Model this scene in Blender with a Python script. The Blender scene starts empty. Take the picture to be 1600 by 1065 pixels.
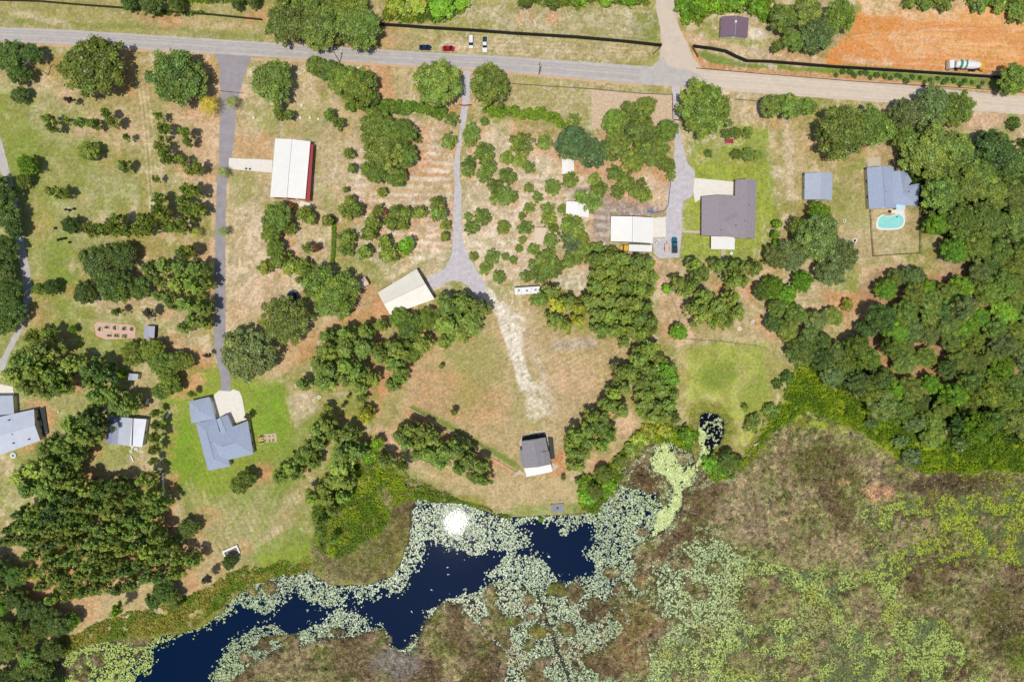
import bpy, bmesh, math, random
import numpy as np
from mathutils import Vector, Matrix
from mathutils.geometry import delaunay_2d_cdt
R = math.radians
SC = bpy.context.scene
COL = SC.collection
# ------------------------------------------------------------------ camera, sky, sun, exposure
S = 0.24                      # metres per photo pixel on the ground
F = 1067.0                    # focal length in photo pixels
CAMH = F * S
cam = bpy.data.cameras.new('camera'); camo = bpy.data.objects.new('camera', cam); COL.objects.link(camo)
camo.location = (0, 0, CAMH); camo.rotation_euler = (0, 0, 0)
cam.sensor_width = 36; cam.lens = 36 * F / 1600; cam.clip_start = 1; cam.clip_end = 20000
SC.camera = camo
SUNV = Vector((-0.297 * math.cos(R(74.5)), -0.955 * math.cos(R(74.5)), math.sin(R(74.5)))).normalized()
W = bpy.data.worlds.new('World'); SC.world = W; W.use_nodes = True
nt = W.node_tree; bg = nt.nodes['Background']; sky = nt.nodes.new('ShaderNodeTexSky')
sky.sky_type = 'NISHITA'; sky.sun_disc = False; sky.sun_elevation = R(74.5)
sky.sun_rotation = math.atan2(SUNV.x, SUNV.y); sky.air_density = 1.0; sky.dust_density = 1.2
nt.links.new(sky.outputs[0], bg.inputs[0]); bg.inputs[1].default_value = 0.11
sl = bpy.data.lights.new('sun', 'SUN'); sl.energy = 3.9; sl.angle = R(0.55); sl.color = (1.0, 0.955, 0.88)
slo = bpy.data.objects.new('sun', sl); COL.objects.link(slo)
slo.rotation_euler = SUNV.to_track_quat('Z', 'Y').to_euler()
SC.view_settings.view_transform = 'Standard'; SC.view_settings.look = 'None'
SC.view_settings.exposure = -0.38; SC.view_settings.gamma = 1

# ------------------------------------------------------------------ helpers
def P(px, py, z=0.0):
    """photo pixel -> the world point at height z"""
    k = (CAMH - z) / CAMH * S
    return Vector(((px - 800) * k, (532.5 - py) * k, z))
def lin(c):
    o = []
    for v in c[:3]:
        v = v / 255.0
        o.append(v / 12.92 if v <= 0.04045 else ((v + 0.055) / 1.055) ** 2.4)
    return tuple(o)
def tag(o, label=None, cat=None, group=None, kind=None):
    if label: o['label'] = label
    if cat: o['category'] = cat
    if group: o['group'] = group
    if kind: o['kind'] = kind
    return o
def empty(name, loc, rz, label, cat, group=None):
    o = bpy.data.objects.new(name, None); COL.objects.link(o); o.empty_display_size = .5
    o.location = loc; o.rotation_euler = (0, 0, rz)
    return tag(o, label, cat, group)
def link(name, me, mat=None, parent=None):
    o = bpy.data.objects.new(name, me); COL.objects.link(o)
    if mat and not me.materials: me.materials.append(mat)
    if parent: o.parent = parent
    return o
class MB:
    """collects simple solids, then links them as one mesh"""
    def __init__(s): s.v = []; s.f = []
    def add(s, vs, fs):
        b = len(s.v); s.v += [tuple(p) for p in vs]; s.f += [tuple(i + b for i in f) for f in fs]; return s
    def box(s, x0, x1, y0, y1, z0, z1, m=None):
        vs = [Vector((x, y, z)) for z in (z0, z1) for y in (y0, y1) for x in (x0, x1)]
        if m: vs = [m @ v for v in vs]
        return s.add(vs, [(0, 2, 3, 1), (4, 5, 7, 6), (0, 1, 5, 4), (2, 6, 7, 3), (0, 4, 6, 2), (1, 3, 7, 5)])
    def tube(s, a, b, r0, r1=None, n=8, cap=True):
        a = Vector(a); b = Vector(b); r1 = r0 if r1 is None else r1
        d = (b - a).normalized(); u = d.orthogonal().normalized(); w = d.cross(u)
        vs = []
        for p, r in ((a, r0), (b, r1)):
            for i in range(n):
                t = 2 * math.pi * i / n; vs.append(p + (u * math.cos(t) + w * math.sin(t)) * r)
        fs = [(i, (i + 1) % n, n + (i + 1) % n, n + i) for i in range(n)]
        if cap: fs += [tuple(range(n - 1, -1, -1)), tuple(range(n, 2 * n))]
        return s.add(vs, fs)
    def bar(s, a, b, w, z0, z1):
        a = Vector(a[:2]); b = Vector(b[:2]); d = (b - a).normalized() * 1; n = Vector((-d.y, d.x)) * w / 2
        q = [a - n, b - n, b + n, a + n]
        vs = [(p.x, p.y, z0) for p in q] + [(p.x, p.y, z1) for p in q]
        return s.add(vs, [(3, 2, 1, 0), (4, 5, 6, 7), (0, 1, 5, 4), (1, 2, 6, 5), (2, 3, 7, 6), (3, 0, 4, 7)])
    def slab(s, pts, z0, z1):
        n = len(pts); vs = [(p[0], p[1], z0) for p in pts] + [(p[0], p[1], z1) for p in pts]
        return s.add(vs, [tuple(range(n - 1, -1, -1)), tuple(range(n, 2 * n))] + [(i, (i + 1) % n, n + (i + 1) % n, n + i) for i in range(n)])
    def build(s, name, mat, parent=None, bevel=0, smooth=False):
        me = bpy.data.meshes.new(name); me.from_pydata(s.v, [], s.f); me.update()
        bm = bmesh.new(); bm.from_mesh(me)
        bmesh.ops.recalc_face_normals(bm, faces=bm.faces)
        if bevel: bmesh.ops.bevel(bm, geom=bm.edges[:], offset=bevel, segments=2, affect='EDGES', clamp_overlap=True)
        bm.to_mesh(me); bm.free()
        if smooth:
            for p in me.polygons: p.use_smooth = True
        return link(name, me, mat, parent)
def poly_area(p):
    return sum(p[i][0] * p[(i + 1) % len(p)][1] - p[(i + 1) % len(p)][0] * p[i][1] for i in range(len(p))) / 2
# numpy noise
_tab = np.random.RandomState(7).rand(8, 256, 256).astype(np.float32)
def vn(x, y, k=0):
    xi = np.floor(x).astype(np.int64); yi = np.floor(y).astype(np.int64)
    fx = (x - xi).astype(np.float32); fy = (y - yi).astype(np.float32)
    fx = fx * fx * (3 - 2 * fx); fy = fy * fy * (3 - 2 * fy); t = _tab[k % 8]
    x0 = xi & 255; x1 = (xi + 1) & 255; y0 = yi & 255; y1 = (yi + 1) & 255
    return (t[y0, x0] * (1 - fx) + t[y0, x1] * fx) * (1 - fy) + (t[y1, x0] * (1 - fx) + t[y1, x1] * fx) * fy
def fbm(x, y, s, k=0, o=4, g=.5):
    a = 0; w = 1; tw = 0
    for i in range(o):
        a = a + w * vn(x / s + 17.3 * i + 31 * k, y / s + 9.7 * i + 13 * k, k + i); tw += w; w *= g; s *= .5
    return a / tw
def sdpoly(x, y, pts):
    """signed distance (negative inside)"""
    d = np.full(x.shape, 1e9, np.float32); ins = np.zeros(x.shape, bool); n = len(pts)
    for i in range(n):
        ax, ay = pts[i]; bx, by = pts[(i + 1) % n]
        ex, ey = bx - ax, by - ay; wx, wy = x - ax, y - ay
        t = np.clip((wx * ex + wy * ey) / (ex * ex + ey * ey + 1e-9), 0, 1)
        d = np.minimum(d, (wx - ex * t) ** 2 + (wy - ey * t) ** 2)
        c = ((ay > y) != (by > y)) & (x < (bx - ax) * (y - ay) / ((by - ay) if by != ay else 1e-9) + ax)
        ins ^= c
    return np.where(ins, -np.sqrt(d), np.sqrt(d))
def sdline(x, y, pts):
    d = np.full(x.shape, 1e9, np.float32)
    for i in range(len(pts) - 1):
        ax, ay = pts[i]; bx, by = pts[i + 1]; ex, ey = bx - ax, by - ay; wx, wy = x - ax, y - ay
        t = np.clip((wx * ex + wy * ey) / (ex * ex + ey * ey + 1e-9), 0, 1)
        d = np.minimum(d, (wx - ex * t) ** 2 + (wy - ey * t) ** 2)
    return np.sqrt(d)
def pts(s):
    """'x,y x,y ...' -> list"""
    return [tuple(float(q) for q in p.split(',')) for p in s.split()]
def sms(a, b, x):
    t = np.clip((x - a) / (b - a), 0, 1); return t * t * (3 - 2 * t)

# ------------------------------------------------------------------ materials
def pm(name, rgb, rough=.7, var=.12, scale=3.0, bump=0.0, metal=0.0, wave=None, rgb2=None, spec=.5):
    """procedural paint: colour varied by two noises, optional ribs (wave = (axis, ribs per metre, strength))"""
    m = bpy.data.materials.new(name); m.use_nodes = True; n = m.node_tree.nodes; l = m.node_tree.links
    b = n['Principled BSDF']; b.inputs['Roughness'].default_value = rough; b.inputs['Metallic'].default_value = metal
    b.inputs['Specular IOR Level'].default_value = spec
    c = lin(rgb); c2 = lin(rgb2) if rgb2 else tuple(v * (1 - 2 * var) for v in c)
    tc = n.new('ShaderNodeTexCoord')
    nz = n.new('ShaderNodeTexNoise'); nz.inputs['Scale'].default_value = scale; nz.inputs['Detail'].default_value = 8; nz.inputs['Roughness'].default_value = .7
    l.new(tc.outputs['Object'], nz.inputs['Vector'])
    rp = n.new('ShaderNodeValToRGB'); rp.color_ramp.elements[0].position = .34; rp.color_ramp.elements[1].position = .66
    rp.color_ramp.elements[0].color = (*c2, 1); rp.color_ramp.elements[1].color = (*c, 1)
    l.new(nz.outputs[0], rp.inputs[0]); out = rp.outputs[0]
    hgt = nz.outputs[0]
    if wave:
        w = n.new('ShaderNodeTexWave'); w.wave_type = 'BANDS'; w.bands_direction = wave[0]; w.inputs['Scale'].default_value = wave[1] / 3.2
        w.inputs['Distortion'].default_value = 0; l.new(tc.outputs['Object'], w.inputs['Vector'])
        mx = n.new('ShaderNodeMix'); mx.data_type = 'RGBA'; mx.blend_type = 'MULTIPLY'; mx.inputs[0].default_value = wave[2]
        l.new(out, mx.inputs[6]); l.new(w.outputs[0], mx.inputs[7]); out = mx.outputs[2]; hgt = w.outputs[0]
    l.new(out, b.inputs['Base Color'])
    if bump:
        bp = n.new('ShaderNodeBump'); bp.inputs['Strength'].default_value = bump; bp.inputs['Distance'].default_value = .05
        l.new(hgt, bp.inputs['Height']); l.new(bp.outputs[0], b.inputs['Normal'])
    return m
def attr_mat(name, rough=.95, nsc=1.2, amp=.45, bump=.6, dist=.25, spec=.1, fine=5.0):
    """colour from the mesh's own 'Col' attribute, broken up by grain noise"""
    m = bpy.data.materials.new(name); m.use_nodes = True; n = m.node_tree.nodes; l = m.node_tree.links
    b = n['Principled BSDF']; b.inputs['Roughness'].default_value = rough; b.inputs['Specular IOR Level'].default_value = spec
    a = n.new('ShaderNodeAttribute'); a.attribute_name = 'Col'; tc = n.new('ShaderNodeTexCoord')
    n1 = n.new('ShaderNodeTexNoise'); n1.inputs['Scale'].default_value = nsc; n1.inputs['Detail'].default_value = 6; n1.inputs['Roughness'].default_value = .75
    l.new(tc.outputs['Object'], n1.inputs['Vector'])
    mr = n.new('ShaderNodeMapRange'); mr.inputs[1].default_value = .25; mr.inputs[2].default_value = .75
    mr.inputs[3].default_value = 1 - amp; mr.inputs[4].default_value = 1 + amp; l.new(n1.outputs[0], mr.inputs[0])
    mx = n.new('ShaderNodeVectorMath'); mx.operation = 'SCALE'; l.new(a.outputs[0], mx.inputs[0]); l.new(mr.outputs[0], mx.inputs['Scale'])
    l.new(mx.outputs[0], b.inputs['Base Color'])
    n2 = n.new('ShaderNodeTexNoise'); n2.inputs['Scale'].default_value = fine; n2.inputs['Detail'].default_value = 4
    l.new(tc.outputs['Object'], n2.inputs['Vector'])
    bp = n.new('ShaderNodeBump'); bp.inputs['Strength'].default_value = bump; bp.inputs['Distance'].default_value = dist
    l.new(n2.outputs[0], bp.inputs['Height']); l.new(bp.outputs[0], b.inputs['Normal'])
    return m
def leaf_mat(name, tr=.25, rough=.55, usecol=True, spec=.25):
    """foliage: object colour x per-leaf 'Col' attribute, part of the light passes through"""
    m = bpy.data.materials.new(name); m.use_nodes = True; n = m.node_tree.nodes; l = m.node_tree.links
    b = n['Principled BSDF']; b.inputs['Roughness'].default_value = rough; b.inputs['Specular IOR Level'].default_value = spec
    a = n.new('ShaderNodeAttribute'); a.attribute_name = 'Col'; col = a.outputs[0]
    if usecol:
        oi = n.new('ShaderNodeObjectInfo'); mx = n.new('ShaderNodeVectorMath'); mx.operation = 'MULTIPLY'
        l.new(a.outputs[0], mx.inputs[0]); l.new(oi.outputs['Color'], mx.inputs[1]); col = mx.outputs[0]
    l.new(col, b.inputs['Base Color'])
    t = n.new('ShaderNodeBsdfTranslucent'); l.new(col, t.inputs['Color'])
    ms = n.new('ShaderNodeMixShader'); ms.inputs[0].default_value = tr
    l.new(b.outputs[0], ms.inputs[1]); l.new(t.outputs[0], ms.inputs[2]); l.new(ms.outputs[0], n['Material Output'].inputs[0])
    return m
def np_mesh(name, V, faces_n, idx, col=None, smooth=False):
    """fast mesh: V (n,3), faces_n verts per face, idx flat loop indices, col (n,3) per vertex"""
    me = bpy.data.meshes.new(name); nf = len(idx) // faces_n
    me.vertices.add(len(V)); me.vertices.foreach_set('co', np.ascontiguousarray(V, np.float32).ravel())
    me.loops.add(len(idx)); me.loops.foreach_set('vertex_index', np.ascontiguousarray(idx, np.int32))
    me.polygons.add(nf); me.polygons.foreach_set('loop_start', np.arange(0, nf * faces_n, faces_n, dtype=np.int32))
    try: me.polygons.foreach_set('loop_total', np.full(nf, faces_n, np.int32))
    except Exception: pass
    me.update(calc_edges=True)
    if col is not None:
        at = me.color_attributes.new('Col', 'FLOAT_COLOR', 'POINT')
        c = np.ones((len(V), 4), np.float32); c[:, :3] = col; at.data.foreach_set('color', c.ravel())
    me.polygons.foreach_set('use_smooth', np.full(nf, smooth, bool))
    return me
def cards(c, nrm, size, rng, asp=1.0):
    """leaf cards: centres c (n,3), normals, half sizes -> V, idx"""
    n = len(c); nrm = nrm / (np.linalg.norm(nrm, axis=1, keepdims=True) + 1e-9)
    r = rng.randn(n, 3); u = np.cross(nrm, r); u /= (np.linalg.norm(u, axis=1, keepdims=True) + 1e-9)
    w = np.cross(nrm, u); s = np.asarray(size)[:, None]
    k = .55 + .45 * rng.rand(n, 1)
    V = np.stack([c - u * s * asp, c - w * s * k, c + u * s * asp, c + w * s * k], 1).reshape(-1, 3)
    return V, np.arange(4 * n)

# ------------------------------------------------------------------ tree lists: photo x, y of the crown, radius in photo pixels [, tint]
# tints: d dark, b bright, y yellow-green, u bluish, g grey-green, n normal, r rusty, k bare
OAK = """15,88,27,d 50,84,18,d 30,116,17,d 143,104,50 280,118,51 30,148,14,d 138,235,21 42,257,17,b 425,125,40 494,104,20 516,112,24 540,126,28 562,136,30 578,150,18
685,128,42 762,128,38 448,32,44 503,42,42 560,42,40 478,4,34 545,4,36 200,3,14,d 235,6,18,d 275,4,15,d 370,2,12,d 395,0,12,d
820,1,14 865,3,12 1225,30,28 1262,18,30 1276,56,31,g 1312,25,28 1240,62,18 1215,72,10 1585,125,28 1100,168,47 895,225,31,u 928,238,26,u
1010,165,21 985,170,15 960,190,22 1002,205,34 962,226,25 1020,232,32 1042,205,20 990,247,22 1045,258,15
588,198,32 630,205,27 600,236,33 636,242,22 586,266,25 620,276,20 1315,205,46 1364,196,37 1205,166,20 1235,166,24 1262,166,18
1420,175,28,g 1462,165,35,g 1497,172,30 1415,215,22 1450,235,42 1496,235,37 1472,262,24 1552,235,38,d 1584,252,34,d 1530,272,30
1470,300,34 1510,290,34 1550,300,34 1580,302,30 1465,350,22,b 1500,345,32 1540,345,32 1582,350,30 1495,390,24,b 1525,386,28 1560,392,28 1596,402,20
1277,372,42,g 1238,400,30,g 1312,398,32,g 1300,425,27,g 1215,400,22,g 1250,356,20 1282,332,20,b 1192,456,17,d 1060,518,16,b
150,410,32,d 190,400,28,d 175,446,34,d 215,450,22,d 135,456,22,d 383,552,49,g 515,455,46 445,500,42 2,296,24,d 8,335,28,d 22,356,18,d 2,392,24,d 4,425,22,d 12,458,24,d 18,486,22,d -4,500,28,d
112,352,16,d 37,281,13 80,449,14,d 60,451,12 114,514,7,b 375,757,19 387,746,14 295,825,17,d 273,848,15 358,878,13,d
205,552,20 237,547,21 250,568,20 276,562,20 292,565,13 262,594,20 250,612,16 277,604,12 432,338,26 422,366,16 430,386,17 452,356,12 640,515,24 665,500,21 645,552,17 625,496,19
255,925,19,d 240,940,16,d 270,938,16 110,970,14,b 942,742,16 930,768,16 1137,717,16,d 1150,722,14 1205,450,20,b 1230,460,18,b 1255,440,18,b 1215,480,18 1245,490,20 1275,500,22,g 1300,495,18 1230,515,22 1210,505,16,d 1265,522,18,g"""
YOUNG = """80,187,9 84,200,8 110,190,8 130,193,10 148,195,10 168,178,9 178,191,10 200,215,6 110,157,7,k 250,183,7 258,203,11 290,207,10 253,217,6 295,222,8 253,232,11 262,247,14 285,252,10 310,262,10 195,260,11
87,302,11 100,302,9 150,361,14 161,358,12 185,343,12 182,359,13 200,361,12 218,360,12 233,358,12 228,343,12 241,346,10 250,311,12 252,328,13 262,340,12 270,356,12 295,298,12 307,299,12 287,313,10 295,328,13 310,328,12 287,346,12 291,359,10 246,281,6 300,268,9 287,395,12 300,393,10
185,487,8 235,488,9,k 55,525,13 80,520,11 435,178,9 452,180,9 515,180,10 528,193,9 545,240,8 550,263,8 475,333,12 485,341,11 512,345,10 540,330,13 556,328,13 548,313,9 591,330,9 620,331,12 636,333,12 657,332,10
582,348,13 612,348,12 630,350,9 577,365,13 542,373,13 540,390,12 570,393,12 602,376,12 635,383,14,b 610,396,18 685,318,13 685,334,13 696,353,9 695,370,8 597,300,8 540,297,5 482,388,9 493,388,8,r 437,406,16 415,418,11 455,418,14 475,418,13 482,429,10 467,438,6 452,325,8,r 604,333,5,r
245,645,8 247,662,9 244,682,10 243,702,9 241,720,8 325,903,9,k 185,951,12,b 565,621,9 572,647,13,y 590,692,10,b 690,572,4 710,643,6 537,633,4 544,619,3 532,647,3 559,668,4 513,637,8 880,746,4 325,555,5,k 388,650,6,k 301,614,6 1197,396,5 1165,637,6
1215,350,8,b 1211,366,7,b 1213,380,6,b 1041,451,7,b"""
ROUND = """706,186,13 757,190,8 736,207,15 702,221,13 734,221,11 756,240,18 765,261,12 732,257,14 792,246,12 652,216,8 815,225,20 850,222,13 812,250,12 827,262,10 897,187,12 801,277,8 826,293,9 864,293,14 890,281,14 840,308,9
803,307,9 827,325,10 856,327,11 879,327,8 857,342,12 816,338,7 821,356,13 860,376,12 816,375,7 811,389,7 834,389,10 802,406,7 865,357,9 893,355,20 888,369,16,u 910,374,12,y 897,385,16,u 911,390,14 935,390,14 955,392,10 905,401,14 855,406,20 889,407,13 838,417,14 860,421,16 823,432,11 843,433,10 872,418,11
930,280,12 936,296,14 908,311,13 925,315,18 960,270,13 973,282,14 965,300,12 984,284,10 1002,287,9 989,300,10 1006,305,13 1048,274,9 732,338,7 754,338,14 737,355,12 787,355,12 757,272,14 732,268,10 792,276,14 775,293,16 790,307,16 775,308,12 740,400,8 769,401,13 790,401,7 759,418,12 780,432,11
1135,209,9 1150,208,10 1168,207,9 1107,240,7 1150,241,9 1167,241,12 1185,243,9 1323,476,11,y 835,470,9 822,455,5"""
PINE = """232,420,14 256,415,14 281,420,14 306,418,14 320,422,10 250,440,12 275,445,16 300,445,15 320,441,10 265,470,14 290,475,16 315,480,14 300,500,14 320,505,10 285,511,10 245,461,10
512,526,14 540,521,14 570,516,14 595,508,11 700,478,20 722,473,16 745,481,18 700,506,22 732,501,22 720,520,15 512,547,20 540,543,20 570,541,19 500,570,18 518,578,18 507,595,18 540,570,17 556,582,15 540,592,14 562,604,14 580,592,12 472,600,11 618,545,20 615,567,16 625,581,12 612,600,13 621,591,11 596,555,15 695,533,12 660,537,15
510,662,16 520,677,14 495,672,14 542,680,16 497,692,15 482,702,16 470,714,14 455,730,15 437,745,14 460,740,12 487,722,12 535,707,20 555,704,16 530,730,20 520,747,16 507,762,16 540,752,15 487,777,14 512,780,16 600,720,14 625,730,13 535,777,13 520,796,13 500,815,10 520,843,7
625,680,14 640,672,13 660,675,15 635,692,13 657,692,15 675,687,14 670,707,16 652,710,13 695,704,16 687,722,14 715,704,15 707,692,10 730,717,15 717,732,12 750,730,14 745,745,15 757,750,12
1015,547,18 1000,560,16 1025,557,16 970,582,14 985,582,13 1015,577,16 1040,577,18,b 1050,592,16,b 1025,595,16 1005,595,14 1012,615,16 1032,612,16 1052,615,12 1007,632,15 1025,632,15 1045,632,16 1017,650,15 1037,650,16 1055,652,12 960,615,14 975,605,13 952,632,14 970,640,15 925,652,13 942,650,13 940,667,16 920,672,15 950,680,14 900,682,15 892,692,12 917,692,15 940,695,14 897,707,15 912,707,14 895,725,13 905,727,11
37,562,24 62,547,22 25,582,22 57,582,22 83,587,18 45,602,20 70,607,18 90,604,14 140,577,18,d 157,582,18,d 142,597,15 150,617,16 172,612,12 110,567,14 200,632,15 185,634,17 140,650,16,d 150,665,14,d 112,662,16 120,682,17 136,682,14 75,702,20 100,697,18 112,712,15 37,744,24 62,732,23 85,732,21 50,762,23 75,757,23 97,752,14
930,405,13 950,405,14 972,406,14 995,410,14 1014,412,13 935,425,14 956,424,15 978,427,15 1000,430,15 1018,432,12 930,447,14 952,446,15 975,449,15 998,452,15 1016,455,10 928,470,14 950,469,15 972,472,15 994,474,14 1012,478,10 932,492,14 954,492,15 976,495,15 998,497,15 1018,502,12 940,514,14 962,515,14 984,518,14 1004,520,13 1022,515,8 975,532,10
848,466,12 862,456,14 872,476,14,y 890,470,12 905,481,12,y 865,500,14 885,509,12,y 904,500,11,y 915,466,10
1087,413,12 1097,427,16 1085,441,12 1062,441,12 1075,451,12 1122,413,11 1145,413,12 1162,418,13 1182,418,13 1148,436,14 1162,438,10 1100,463,16 1082,481,12 1100,490,18 1120,480,18 1122,498,16 1145,466,14 1150,486,16 1137,503,12"""
BUSH = """620,12,14,y 650,8,16,y 690,12,18,b 722,4,12,b 905,-2,12,b 950,-2,13,b 985,-2,12,b 1070,8,14,b 1095,12,14,b 1122,2,15,b 1150,2,15,b 1182,4,15,b 1196,22,10,b 1072,30,8,b 1420,5,10 1445,6,12 1475,4,12 1530,4,14 1560,8,12 1590,18,16
970,720,10 987,700,12 915,757,14,b 950,762,14,b 915,777,13,b 1072,682,13,b 1037,672,13,y 1015,672,11,y 1000,686,13,y 1112,725,14,b 1125,733,14,b 1175,662,14 192,582,9,b 575,712,14,b 500,835,9 1230,590,10,d 1215,600,8,d 1205,640,12 1405,690,12,u 1425,715,14,u 1500,690,14,d 1590,660,12,d 1360,660,10,d 1585,192,10,d 1568,215,9 1430,173,6 845,812,4,b"""
def parse(s):
    o = []
    for t in s.split():
        q = t.split(','); o.append((float(q[0]), float(q[1]), float(q[2]), q[3] if len(q) > 3 else 'n'))
    return o
OAK, YOUNG, ROUND, PINE, BUSH = [parse(q) for q in (OAK, YOUNG, ROUND, PINE, BUSH)]
def fill(poly, step, r0, r1, tints, holes, seed):
    rnd = random.Random(seed); xs = [p[0] for p in poly]; ys = [p[1] for p in poly]; got = []
    for _ in range(6000):
        x = rnd.uniform(min(xs), max(xs)); y = rnd.uniform(min(ys), max(ys))
        if sdpoly(np.array([x]), np.array([y]), poly)[0] > 0: continue
        if any((x - a) ** 2 + (y - b) ** 2 < r * r for a, b, r in holes): continue
        if any((x - g[0]) ** 2 + (y - g[1]) ** 2 < step * step for g in got): continue
        got.append((x, y, rnd.uniform(r0, r1), rnd.choice(tints)))
    return got
PINE += fill(pts('5,812 60,790 110,762 130,750 235,750 246,790 232,830 290,862 308,880 250,905 180,925 75,935 45,900 40,870 10,845'), 18, 11, 15, 'nnnd', [(95, 855, 9), (220, 860, 8)], 3)
OAK += fill(pts('-30,870 10,875 45,935 66,950 92,975 78,1040 75,1100 -30,1100'), 23, 17, 24, 'ddnb', [(58, 925, 16)], 4)
OAK += fill(pts('1372,468 1395,430 1440,432 1470,445 1530,415 1640,410 1640,680 1560,672 1490,672 1440,690 1400,660 1375,640 1330,610 1295,600 1285,560 1240,548 1290,525 1345,540 1352,500'), 24, 17, 27, 'nnndgb',
    [(1518, 452, 17), (1550, 470, 15), (1560, 612, 14), (1392, 590, 9), (1430, 586, 10), (1405, 462, 8)], 5)
HEDGE = [('541,166 560,164 600,166 640,168 670,172 698,180', 11, (118, 150, 48), 'long bright green hedge left of the central gravel drive'),
         ('756,170 785,174 815,176 850,178 872,186 884,200', 10, (136, 166, 42), 'lime green hedge right of the central gravel drive'),
         ('519,338 521,360 520,385 518,410', 3, (130, 160, 44), 'narrow vine covered fence row running down beside the small trees')]

# ------------------------------------------------------------------ the ground: one sheet to the horizon
def axis(a, b, st, far):
    c = list(np.arange(a, b + .01, st)); lo = []; hi = []; d = st; v = a
    while v > -far: d *= 1.35; v -= d; lo.append(v)
    d = st; v = b
    while v < far: d *= 1.35; v += d; hi.append(v)
    return np.array(lo[::-1] + c + hi)
gx = axis(-110, 1710, 1.5, 14000); gy = axis(-110, 1175, 1.5, 14000)
GX, GY = np.meshgrid(gx, gy); GX = GX.astype(np.float32); GY = GY.astype(np.float32)
PAL = {'g': (132, 148, 60), 'G': (108, 150, 38), 'd': (190, 168, 126), 'p': (222, 198, 170), 'o': (202, 146, 102), 'k': (212, 174, 142), 'y': (160, 152, 88),
       'w': (232, 222, 204), 'b': (150, 112, 82), 'O': (216, 142, 76), 'q': (230, 176, 116), 'v': (152, 132, 128), 'l': (142, 158, 58), 'L': (166, 172, 74), 't': (190, 166, 120), 'e': (112, 132, 54), 'm': (126, 106, 80), 'z': (150, 158, 40), 'r': (190, 112, 74), 's': (202, 186, 160)}
PAL = {k: np.array(lin(v), np.float32) for k, v in PAL.items()}
wx = (fbm(GX, GY, 26, 1, 4) - .5) * 2; wy = (fbm(GX, GY, 26, 5, 4) - .5) * 2
nA = fbm(GX, GY, 90, 2, 5); nB = fbm(GX, GY, 14, 3, 4); nC = fbm(GX, GY, 5, 6, 3)
def mix(c, m, k): return c * (1 - m[..., None]) + PAL[k] * m[..., None]
C = np.zeros(GX.shape + (3,), np.float32) + PAL['y']
C = mix(C, sms(.42, .62, nA) * .8, 'd'); C = mix(C, sms(.52, .68, nB) * .6, 'p'); C = mix(C, sms(.55, .7, fbm(GX, GY, 55, 4)) * .5, 'g')
def sub(bx):
    i0, i1 = np.searchsorted(gx, [bx[0], bx[1]]); j0, j1 = np.searchsorted(gy, [bx[2], bx[3]]); return slice(j0, j1), slice(i0, i1)
def paint(kind, k, st, soft, warp, p, grain=0.0, wid=0):
    p = pts(p) if isinstance(p, str) else p
    m = soft * 2 + warp + wid + 4; sl_ = sub((min(a[0] for a in p) - m, max(a[0] for a in p) + m, min(a[1] for a in p) - m, max(a[1] for a in p) + m))
    x = GX[sl_] + wx[sl_] * warp; y = GY[sl_] + wy[sl_] * warp
    if kind == 'P': d = sdpoly(x, y, p)
    else: d = sdline(x, y, p) - wid / 2
    a = 1 - sms(-soft, soft, d + .001)
    if grain: a = a * (1 - grain + grain * sms(.38, .62, nB[sl_] * .5 + nC[sl_] * .5))
    C[sl_] = mix(C[sl_], a * st, k)
def spot(k, st, cx, cy, rx, ry, warp=6, grain=.3):
    n = 20; paint('P', k, st, min(rx, ry) * .45, warp, [(cx + rx * math.cos(i * 2 * math.pi / n), cy + ry * math.sin(i * 2 * math.pi / n)) for i in range(n)], grain)
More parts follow.
